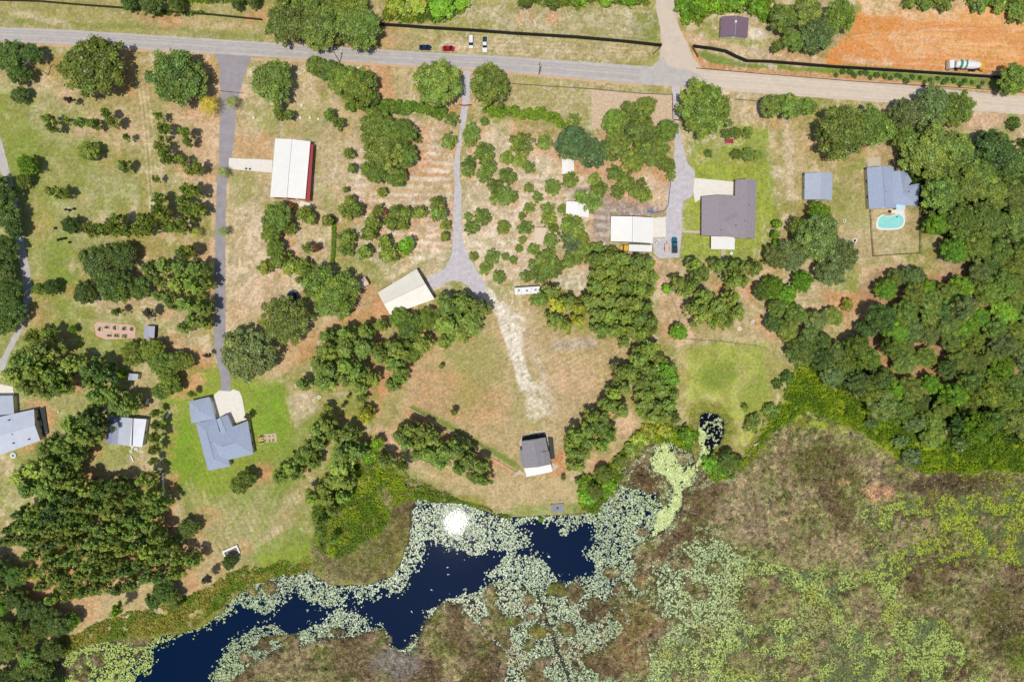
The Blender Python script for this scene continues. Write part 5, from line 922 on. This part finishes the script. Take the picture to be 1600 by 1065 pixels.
# yellow cab box truck beside the green trimmed barn
p = P(996, 388, 2); root = empty('box_truck', (p.x, p.y, 0), R(178), 'white box truck with yellow cab parked tight against the green trimmed barn', 'truck')
MB().box(-5.2, 3.4, -1.25, 1.25, 1.0, 3.1).build('cargo_box', MWH, root, bevel=.04); loft([(3.5, 1.15, .5, 2.3, .08), (5.0, 1.15, .5, 2.35, .12), (5.4, 1.1, .5, 1.6, .1), (6.3, 1.0, .5, 1.35, .1)]).build('cab', MYEL, root); MB().box(5.05, 5.35, -.9, .9, 1.62, 2.2).build('windscreen', MGLS, root)
for xx in (-3.6, 4.9):
    for s in (-1, 1): wheel(root, xx, s * 1.05, .48, .3)
for s in (-1, 1): MB().box(6.25, 6.34, s * .7 - .15, s * .7 + .15, .8, 1.0).build('headlight', MLAMP, root)
# camper
p = P(824, 454, 2); root = empty('camper_trailer', (p.x, p.y, 0), R(4), 'long white camper trailer parked below the grove beside the sand track', 'camper')
MB().box(-4.7, 4.7, -1.3, 1.3, .55, 3.1).build('body', MWH, root, bevel=.15); 
for a, b in ((-3.2, .2), (-.2, -.1), (3.0, 0)): MB().box(a - .4, a + .4, b - .35, b + .35, 3.08, 3.35).build('air_conditioner' if a > 2 or a < -3 else 'roof_hatch', MGREY, root, bevel=.04)
for a, b in ((-2.2, -.6), (1.6, .5), (-3.6, -.7), (1.0, -.8)): MB().tube((a, b, 3.05), (a, b, 3.3), .13).build('vent', MDK, root)
for s in (-1, 1):
    for a in (-2.6, -.2, 2.6): MB().box(a - .5, a + .5, s * 1.29, s * 1.33, 1.6, 2.3).build('window', MGLS, root)
    for a in (-.5, .5): wheel(root, a, s * 1.15, .35, .25)
MB().tube((4.7, 0, .6), (6.0, 0, .55), .08).build('hitch', MDK, root)
# small flatbed trailer
p = P(1042, 387, .5); root = empty('utility_trailer', (p.x, p.y, 0), R(90), 'small rusty flat trailer beside the teal pickup', 'trailer'); MB().box(-1.5, 1.5, -.8, .8, .5, .6).build('bed', MPINK, root); MB().tube((1.5, 0, .5), (2.6, 0, .5), .06).build('hitch', MDK, root)
for s in (-1, 1): wheel(root, -.2, s * .92, .3, .18); MB().box(-1.5, 1.5, s * .8 - .03, s * .8 + .03, .6, .85).build('side_rail', MRUST, root)
# pontoon/kart beside it
p = P(1028, 377, .5); root = empty('lawn_mower', (p.x, p.y, 0), R(60), 'small white riding mower on the concrete beside the barn', 'mower'); MB().box(-.8, .8, -.45, .45, .35, .6).build('body', MWH, root, bevel=.05); MB().box(-.3, .1, -.25, .25, .6, 1.0).build('seat', MDK, root, bevel=.04)
for s in (-1, 1):
    wheel(root, -.55, s * .5, .3, .2); wheel(root, .6, s * .42, .2, .15)
p = P(1018, 331, .5); root = empty('utility_trailer', (p.x, p.y, 0), R(-4), 'slim blue trailer in the gravel yard above the green trimmed barn', 'trailer'); MB().box(-1.2, 1.2, -.4, .4, .45, .7).build('bed', pm('blue_plastic', (80, 130, 170), .5, .1, 1), root); MB().tube((-1.2, 0, .5), (-2, 0, .5), .05).build('hitch', MDK, root)
for s in (-1, 1): wheel(root, .1, s * .5, .25, .15)

# ------------------------------------------------------------------ fences, poles, walls
def fence(name, label, line, h, mat, post=MWOOD, thick=.03, solid=True, step=3.0, rails=2, group=None, cat='fence', z0=0.05):
    line = pts(line); q0 = P(*line[0]); root = empty(name, (q0.x, q0.y, 0), 0, label, cat, group); w = [P(a, b) - q0 for a, b in line]; m = MB(); n = 0
    for a, b in zip(w, w[1:]):
        if solid: m.bar(a, b, thick, z0, h)
        else:
            for i in range(rails): z = h * (i + 1) / rails - .08; m.bar(a, b, thick, z, z + .09)
    m.build('screen' if solid else 'rails', mat, root)
    for a, b in zip(w, w[1:]):
        k = max(1, int((b - a).length / step))
        for i in range(k):
            if n >= 100: break
            c = a.lerp(b, i / k); MB().tube((c.x, c.y, -.1), (c.x, c.y, h + .08), .06, .06, 6).build('post', post, root); n += 1
    return root
fence('screen_fence', 'long black screen fence beyond the parked cars', '592,40 640,43 665,45 740,49.5 800,54 900,60 980,67 1033,73', 2.1, MBLACK, MDK, .35)
fence('screen_fence', 'black screen fence between the road and the orange lot', '1081,74 1108,77.5 1132,82 1148,90 1165,97 1200,98 1300,106 1400,112 1500,118.5 1580,124 1700,132', 2.1, MBLACK, MDK, .35, step=4)
fence('field_gate', 'short dark gate leaning open at the end of the screen fence', '1032,74 1020,86', 1.6, MDK, MDK, .08)
fence('field_gate', 'short dark gate end right of the side road', '1081,75 1090,91', 1.6, MRUST, MDK, .08)
fence('wire_fence', 'dark overgrown fence beyond the road on the far left', '-60,0 60,3 130,9 200,14 270,20 330,24 410,32', 1.3, pm('overgrown_fence', (62, 66, 44), .9, .2, 2), MWOOD, .25, step=4)
fence('wire_fence', 'low wire fence along the right verge below the orange lot', '1088,107 1180,115 1340,128 1540,140 1620,147', .5, pm('brown_edging', (112, 88, 66), .9, .1, 1), MWOOD, .12, step=5)
fence('post_fence', 'post and rail fence between the verge and the raked paddock', '800,132 860,136 925,140 1000,147 1050,149', 1.1, MWOOD, MWOOD, .1, False)
fence('post_fence', 'wooden fence down the left side of the third drive', '1050,149 1051,190 1052,216', 1.2, MRUST, MRUST, .1, False)
fence('post_fence', 'wooden fence along the gravel yard beside the third drive', '1048,280 1043,322 1038,330 1020,334', 1.2, MWOOD, MWOOD, .1, False)
fence('pool_fence', 'black fence round three sides of the pool yard', '1358,326 1360,362 1363,401 1398,398 1436,396 1436,322', 1.3, MBLACK, MDK, .06, False, rails=3, step=2.5)
fence('wire_fence', 'wire fence from the round green lawn to the woods', '1070,530 1120,533 1180,540 1198,545 1215,560', 1.0, MWIRE, MWOOD, .06, False)
fence('wire_fence', 'wire fence running down beside the left house lawn', '256,640 256,700 255,740 253,800 251,815', 1.2, MWIRE, MWOOD, .06, False)
fence('chicken_fence', 'dark fence at the far left edge below the pines', '2,830 8,850 18,880 42,882', 1.3, MWOOD, MWOOD, .1, False)
fence('wire_fence', 'thin fence crossing the verge right of the round oak', '1148,156 1200,160 1280,166', .9, MWIRE, MWOOD, .06, False)
fence('wire_fence', 'thin diagonal fence below the central pine block', '1028,412 1040,440 1055,480 1068,520', .9, MWIRE, MWOOD, .06, False)
fence('retaining_wall', 'low pale retaining wall running diagonally to the lake house', '638,636 668,652 700,675 740,700 780,722 806,738', .5, pm('sandy_kerb', (214, 190, 160), .9, .1, 2), MCONC, .3, step=30)
fence('retaining_wall', 'low sandy edging wall behind the tan barn', '590,453 612,440 640,424 650,418', .4, pm('sand_block', (190, 170, 130), .9, .1, 2), MWOOD, .3, step=30)
fence('white_rail', 'long white pipe rail standing in the grass left of the mown slope', '256,738 256,760 257,782', 1.1, MWH, MWH, .35, step=5)
fence('gate', 'red metal gate across the central drive under the oaks', '718,165 725,166 737,165', 1.3, MRED, MRED, .1, False, rails=4, step=2.5, cat='gate')
fence('gate', 'red metal gate across the third drive by the round oak', '1053,188 1064,189', 1.2, MRED, MRED, .1, False, rails=4, step=2.5, cat='gate')
fence('gate', 'dark bar gate across the long drive beside the palms', '341,143 383,147', .9, MBLACK, MBLACK, .12, False, rails=1, step=4, cat='gate')
def pole(label, x, y, h, ang, wires=True):
    p = P(x, y); root = empty('utility_pole', (p.x, p.y, 0), R(ang), label, 'utility pole', 'wooden utility poles along the road')
    MB().tube((0, 0, -.3), (0, 0, h), .17, .11, 10).build('pole', MWOOD, root); c = MB().box(-1.5, 1.5, -.06, .06, h - .7, h - .55).build('crossarm', MWOOD, root)
    for a in (-1.35, -.5, .5, 1.35): MB().tube((a, 0, h - .55), (a, 0, h - .25), .07, .04, 8).build('insulator', MWH, c)
    MB().tube((.3, .25, h - 2.2), (.3, .25, h - 1.2), .25, .25, 12).build('transformer', MGREY, root)
pole('tall wooden utility pole in the dark oaks at the far left', 76, 117, 12, 40); pole('wooden utility pole beside the road below the biggest roadside oak', 531, 97, 12, 80); pole('utility pole at the roadside above the raked paddock', 842, 117, 11, 85)
# ------------------------------------------------------------------ pool
root_p = P(1394, 344)
MPOOL = pm('pool_water', (160, 224, 214), .08, .05, .6, rgb2=(136, 212, 206))
po = Q('1373,357 1371,349 1374,340 1381,336 1386,339 1393,338 1398,336 1403,334 1408,336 1412,342 1411,350 1406,355 1398,356.5')
def smooth_poly(p, n=3):
    for _ in range(n): p = [q for a, b in zip(p, p[1:] + p[:1]) for q in ((a[0] * .75 + b[0] * .25, a[1] * .75 + b[1] * .25), (a[0] * .25 + b[0] * .75, a[1] * .25 + b[1] * .75))]
    return p
po = smooth_poly(po); cx = sum(a for a, b in po) / len(po); cy = sum(b for a, b in po) / len(po)
root = empty('swimming_pool', (root_p.x, root_p.y, 0), 0, 'kidney shaped turquoise swimming pool with white coping behind the house', 'pool')
inn = [P(*q) - root_p for q in po]; out = [P(cx + (a - cx) * 1.14, cy + (b - cy) * 1.2) - root_p for a, b in po]; n = len(inn)
m = MB(); m.add([(v.x, v.y, .12) for v in inn] + [(v.x, v.y, .12) for v in out] + [(v.x, v.y, 0) for v in out] + [(v.x, v.y, -.1) for v in inn], [(i, (i + 1) % n, n + (i + 1) % n, n + i) for i in range(n)] + [(n + i, n + (i + 1) % n, 2 * n + (i + 1) % n, 2 * n + i) for i in range(n)] + [(3 * n + i, 3 * n + (i + 1) % n, (i + 1) % n, i) for i in range(n)]); m.build('coping', MWH, root)
m = MB(); m.slab([(v.x, v.y) for v in inn], -.1, .05); m.build('water', MPOOL, root); p = P(1402, 339) - root_p; MB().box(p.x - .5, p.x + .1, p.y - .15, p.y + .15, .06, .3).build('ladder', MDK, root)
sheet('pool_deck', Q('1386,329 1412,326 1415,340 1406,335 1396,333 1388,333'), .033, MCONC)
def table_set(label, x, y, c):
    p = P(x, y); root = empty('patio_table', (p.x, p.y, 0), 0, label, 'table'); MB().tube((0, 0, .68), (0, 0, .74), .6, .6, 16).build('tabletop', c, root)
    MB().tube((0, 0, 0), (0, 0, .68), .06).build('leg', MDK, root)
table_set('small dark patio table between the pool and the house wall', 1389, 331, MDK); table_set('red topped patio table beside the pool house wall', 1394, 322, MRED); table_set('round pale table on the white patio roofed terrace corner', 1142, 396, MWH)
# ------------------------------------------------------------------ dock, trampoline, beds and other small things
p = P(871, 793); root = empty('dock', (p.x, p.y, 0), R(4), 'small grey wooden dock at the water edge', 'dock'); m = MB()
for i in range(16): m.box(-2.5 + i * .31, -2.5 + i * .31 + .28, -1.6, 1.6, .35, .42)
m.build('decking', MGREY, root)
for a in (-2.3, 2.3):
    for b in (-1.4, 1.4): MB().tube((a, b, -1.2), (a, b, .9), .1).build('post', MWOOD, root)
MB().box(-.3, .3, -.3, .3, .42, .8).build('bench', MDK, root)
p = P(457, 462, .9); root = empty('trampoline', (p.x, p.y, 0), 0, 'round dark trampoline with blue rim half hidden by the oaks', 'trampoline'); m = MB(); N = 28
ring = lambda r1, r2, z: [(r * math.cos(2 * math.pi * i / N), r * math.sin(2 * math.pi * i / N), z) for r in (r1, r2) for i in range(N)]
m.add(ring(1.75, 2.15, .95), [(i, (i + 1) % N, N + (i + 1) % N, N + i) for i in range(N)]); m.build('rim_pad', pm('blue_pad', (70, 100, 140), .6, .1, 1), root); MB().tube((0, 0, .9), (0, 0, .92), 1.75, 1.75, N).build('mat', MBLACK, root)
for i in range(4): a = i * math.pi / 2 + .4; MB().tube((2 * math.cos(a), 2 * math.sin(a), 0), (2 * math.cos(a), 2 * math.sin(a), .95), .05).build('leg', MWIRE, root)
def bed(label, x, y, w, l, ang, soil, frame, h=.4, plants=6, name='raised_bed', group=None, seed=1):
    p = P(x, y); root = empty(name, (p.x, p.y, 0), R(ang), label, 'garden bed', group); m = MB(); t = .12
    m.box(-w, w, -l, -l + t, 0, h).box(-w, w, l - t, l, 0, h).box(-w, -w + t, -l + t, l - t, 0, h).box(w - t, w, -l + t, l - t, 0, h); m.build('frame', frame, root)
    MB().box(-w + t, w - t, -l + t, l - t, 0, h - .1).build('soil', soil, root)
    rg = np.random.RandomState(seed); n = plants * 30; c = np.stack([rg.uniform(-w + .2, w - .2, plants)[rg.randint(0, plants, n)] + rg.randn(n) * .14, rg.uniform(-l + .2, l - .2, plants)[rg.randint(0, plants, n)] + rg.randn(n) * .14, h + rg.rand(n) * .35], 1)
    V, ix = cards(c, rg.randn(n, 3) + np.array([0, 0, 1]), .13 * (.6 + rg.rand(n)), rg); o = link('plants', np_mesh('plants', V, 4, ix, np.ones((4 * n, 3))), LEAF, root); o.color = (*lin((104, 140, 60)), 1)
MSOIL = pm('pink_soil', (222, 184, 164), .95, .1, 3, bump=.3); MPL = pm('pale_board', (224, 206, 190), .7, .08, 2)
sheet('garden_floor', ragged('147,506 152,503 208,508 212,512 211,528 165,530 150,524', .3, 2), .03, MSOIL)
for i, (x, y, w_, nm) in enumerate(((156, 514, 1.1, 'hexagonal looking raised bed at the left end of the pink garden'), (168, 511, .9, 'raised bed second from the left, upper row of the pink garden'), (181, 512, .9, 'raised bed third from the left, upper row of the pink garden'), (194, 513.5, .9, 'raised bed fourth from the left, upper row of the pink garden'), (205, 514, .8, 'rightmost raised bed of the upper row in the pink garden'), (171, 523, .9, 'leftmost raised bed of the lower row in the pink garden'), (183, 524, .9, 'middle raised bed of the lower row in the pink garden'), (195, 525, .9, 'rightmost raised bed of the lower row in the pink garden'))):
    bed(nm, x, y, w_, .75, -4, MSOIL, MPL, .35, 5, group='raised beds of the pink garden', seed=i)
bed('sandy square garden bed on the green lawn right of the hip roofed house', 423, 683.5, 2.3, 1.5, 4, pm('bed_sand', (206, 182, 150), .95, .1, 3), MPL, .25, 3); bed('narrow flower bed with yellow blooms beside the square bed', 408, 686, .9, 1.7, 8, MYEL, MPL, .25, 8, seed=4)
p = P(363, 862); root = empty('animal_pen', (p.x, p.y, 0), R(24), 'white sided three walled pen at the foot of the mown slope', 'pen'); MB().box(-3, 3, 1.2, 1.9, 0, .9).build('back_wall', MWH, root); MB().box(-3.0, -2.5, -1.5, 1.2, 0, .9).build('side_wall', MWH, root); MB().box(2.5, 3.0, -1.3, 1.2, 0, .9).build('side_wall', MWH, root); MB().box(-2.5, 2.5, -1.2, 1.2, .02, .12).build('floor', MWOOD, root)
def disc(name, label, x, y, r, h, mat, cat, lid=MDK, group=None):
    p = P(x, y); root = empty(name, (p.x, p.y, 0), 0, label, cat, group); MB().tube((0, 0, -.1), (0, 0, h), r, r * .97, 20).build('body', mat, root); MB().tube((0, 0, h), (0, 0, h + .06), r * .55, r * .5, 16).build('lid', lid, root)
disc('well_ring', 'round pale concrete ring with dark centre above the grey oak', 1335, 376, .95, .35, MCONC, 'well ring'); disc('well_ring', 'round pale concrete lid on the tan slope near the lower pines', 1155, 513, .8, .2, MCONC, 'well ring', MPINK); disc('water_tank', 'small blue topped tank right of the concrete lid', 1175, 502, .6, .9, MWH, 'tank', MBS)
disc('fire_ring', 'small dark fire ring between the pool yard and the shed', 1319, 345, .6, .3, MWH, 'fire ring'); disc('round_tub', 'round teal tub beside the pale house at the left edge', 22, 711, 1.1, .6, MWH, 'tub', pm('teal_water', (96, 160, 160), .1, .05, 1))
disc('bird_bath', 'small white bird bath on the left lawn', 93, 643, .35, .8, MWH, 'bird bath', MPINK); disc('water_trough', 'white round trough beside the sandy patch above the lake scrub', 499, 620, .7, .5, MWH, 'trough', pm('trough_green', (130, 160, 140), .3, .1, 1)); disc('barrel', 'blue grey barrel under the tallest pines near the raised beds', 242, 500, .45, .9, MBS, 'barrel')
def bench(label, x, y, ang, mat, L=1.6):
    p = P(x, y); root = empty('bench', (p.x, p.y, 0), R(ang), label, 'bench', 'benches on the lawns'); MB().box(-L / 2, L / 2, -.3, .3, .42, .5).build('seat', mat, root)
    MB().box(-L / 2, L / 2, .28, .36, .5, .95).build('backrest', mat, root)
    for a in (-L / 2 + .15, L / 2 - .15):
        for b in (-.22, .22): MB().box(a - .04, a + .04, b - .04, b + .04, 0, .42).build('leg', mat, root)
bench('white bench on the green lawn left of the hip roofed house', 264, 648, 60, MWH, 2.6); bench('white bench left of the striped metal shed path', 232, 627, 70, MWH, 2.2); bench('white slatted bench below the striped metal shed', 207, 716, 115, MWH, 2.4); bench('pale bench on the lawn above the striped metal shed trees', 136, 549, 0, MPL, 1.6); bench('dark bench standing beside the right end of the pond clearing', 1069, 662, 40, MDK, 1.8); bench('pale seat on the marsh edge right of the pond', 1182, 693, 20, MPINK, 2.4)
def statue(label, x, y, mat, n=3):
    p = P(x, y); rg = random.Random(int(x)); root = empty('woodpile', (p.x, p.y, 0), rg.random() * 3, label, 'woodpile')
    for i in range(n):
        for j in range(3 - i if i < 3 else 1): MB().tube((-.8, -.4 + j * .32 + i * .15, .16 + i * .26), (.8, -.4 + j * .32 + i * .15, .16 + i * .26), .15, .15, 8).build('log', mat, root)
statue('pile of pale logs below the striped metal shed', 225, 731, MPL); 
statue('pile of bleached logs near the left lawn trees', 130, 703, MPL); statue('heap of grey logs beside the brown roofed building', 1187, 52, MWH, 3)
p = P(204, 706); 
for i in range(12):
    rg = random.Random(i); q = P(200 + rg.uniform(0, 24), 697 + rg.uniform(0, 9)); root = MB().box(-.35, .35, -.25, .25, 0, .12).build('paving_slab', MWH, None, bevel=.03); root.location = (q.x, q.y, .02); root.rotation_euler = (0, 0, rg.random() * 3)
    tag(root, 'loose white paving slab scattered below the striped metal shed', 'paving slab', 'loose paving slabs below the metal shed')
def bird(x, y, label):
    p = P(x, y); root = empty('white_bird', (p.x, p.y, -.33), R(30 + x), label, 'bird', 'white water birds'); bm = bmesh.new(); bmesh.ops.create_uvsphere(bm, u_segments=12, v_segments=8, radius=1)
    for v in bm.verts:
        v.co = Vector((v.co.x * .42, v.co.y * .2, v.co.z * .17 + .13)); 
        if v.co.x < -.2: v.co.z += (-.2 - v.co.x) * .4; v.co.y *= .6
    bmesh.ops.create_uvsphere(bm, u_segments=8, v_segments=6, radius=.09, matrix=Matrix.Translation((.5, 0, .5)))
    me = bpy.data.meshes.new('body'); bm.to_mesh(me); bm.free(); link('body', me, MWH, root); MB().tube((.32, 0, .2), (.48, 0, .5), .07, .05, 8).build('neck', MWH, root); MB().tube((.55, 0, .5), (.75, 0, .46), .035, .01, 6).build('beak', MYEL, root)
bird(699, 886, 'white bird on the dark water below the glint, highest of the group'); bird(700, 897, 'white bird just below the highest one on the dark water'); bird(674, 921, 'white bird alone near the middle of the dark water'); bird(643, 955, 'white bird lowest on the dark water toward the bottom of the photo')
for i, (x, y, c) in enumerate(((104, 328, 0), (110, 329, 0), (88, 357, 0), (92, 375, 0), (97, 374, 0), (103, 373, 0), (110, 379, 0), (117, 327, 0))):
    p = P(x, y); rt2 = random.Random(i); root = empty('seedling', (p.x, p.y, 0), rt2.random() * 6, '', 'seedling', 'dark seedlings dotted over the left lawn'); me, tm = PR['young'][0][i % 6]; root.scale = (.28, .28, .22)
    root['label'] = 'tiny dark seedling dotted on the bright left lawn'; link('stem', tm, None, root); c_ = link('crown', me, None, root); c_.color = (*lin((40, 56, 34)), 1)

for (x, y, l) in ((397, 185, 'small white drum left of the two bushes above the red walled barn'), (472, 166, 'small white drum highest on the green strip above the red walled barn'), (470, 185, 'small white drum left of its two neighbours above the red walled barn'), (485, 185, 'small white drum middle of three in a row above the red walled barn'), (498, 187, 'small white drum rightmost of three in a row above the red walled barn')):
    disc('drum', l, x, y, .45, .7, MWH, 'drum', MCONC, group='small white drums above the barn')
for (x, y, l) in ((385, 264, 'low white container on the pale barn apron, left one'), (391, 264.5, 'low white container on the pale barn apron, right one')):
    disc('planter', l, x, y, .4, .6, MGREY, 'planter', MDK)

for i in range(26):
    a = random.Random(i + 60); x = 1308 + i * 9.2 + a.uniform(-3, 3); y = 110 + (x - 1308) * .078 + (7 if i % 3 == 0 else 1) + a.uniform(-2, 2); p = P(x, y, .6); k = a.uniform(.3, .46)
    root = empty('shrub', (p.x, p.y, 0), a.random() * 6, 'small dark shrub planted on the green verge between road and screen fence', 'shrub', 'small shrubs on the green verge'); root.scale = (k, k, k * .9)
    me, tm = PR['bush'][0][i % 5]; link('trunk', tm, None, root); c_ = link('crown', me, None, root); c_.color = (*lin((92, 124, 54)), 1)
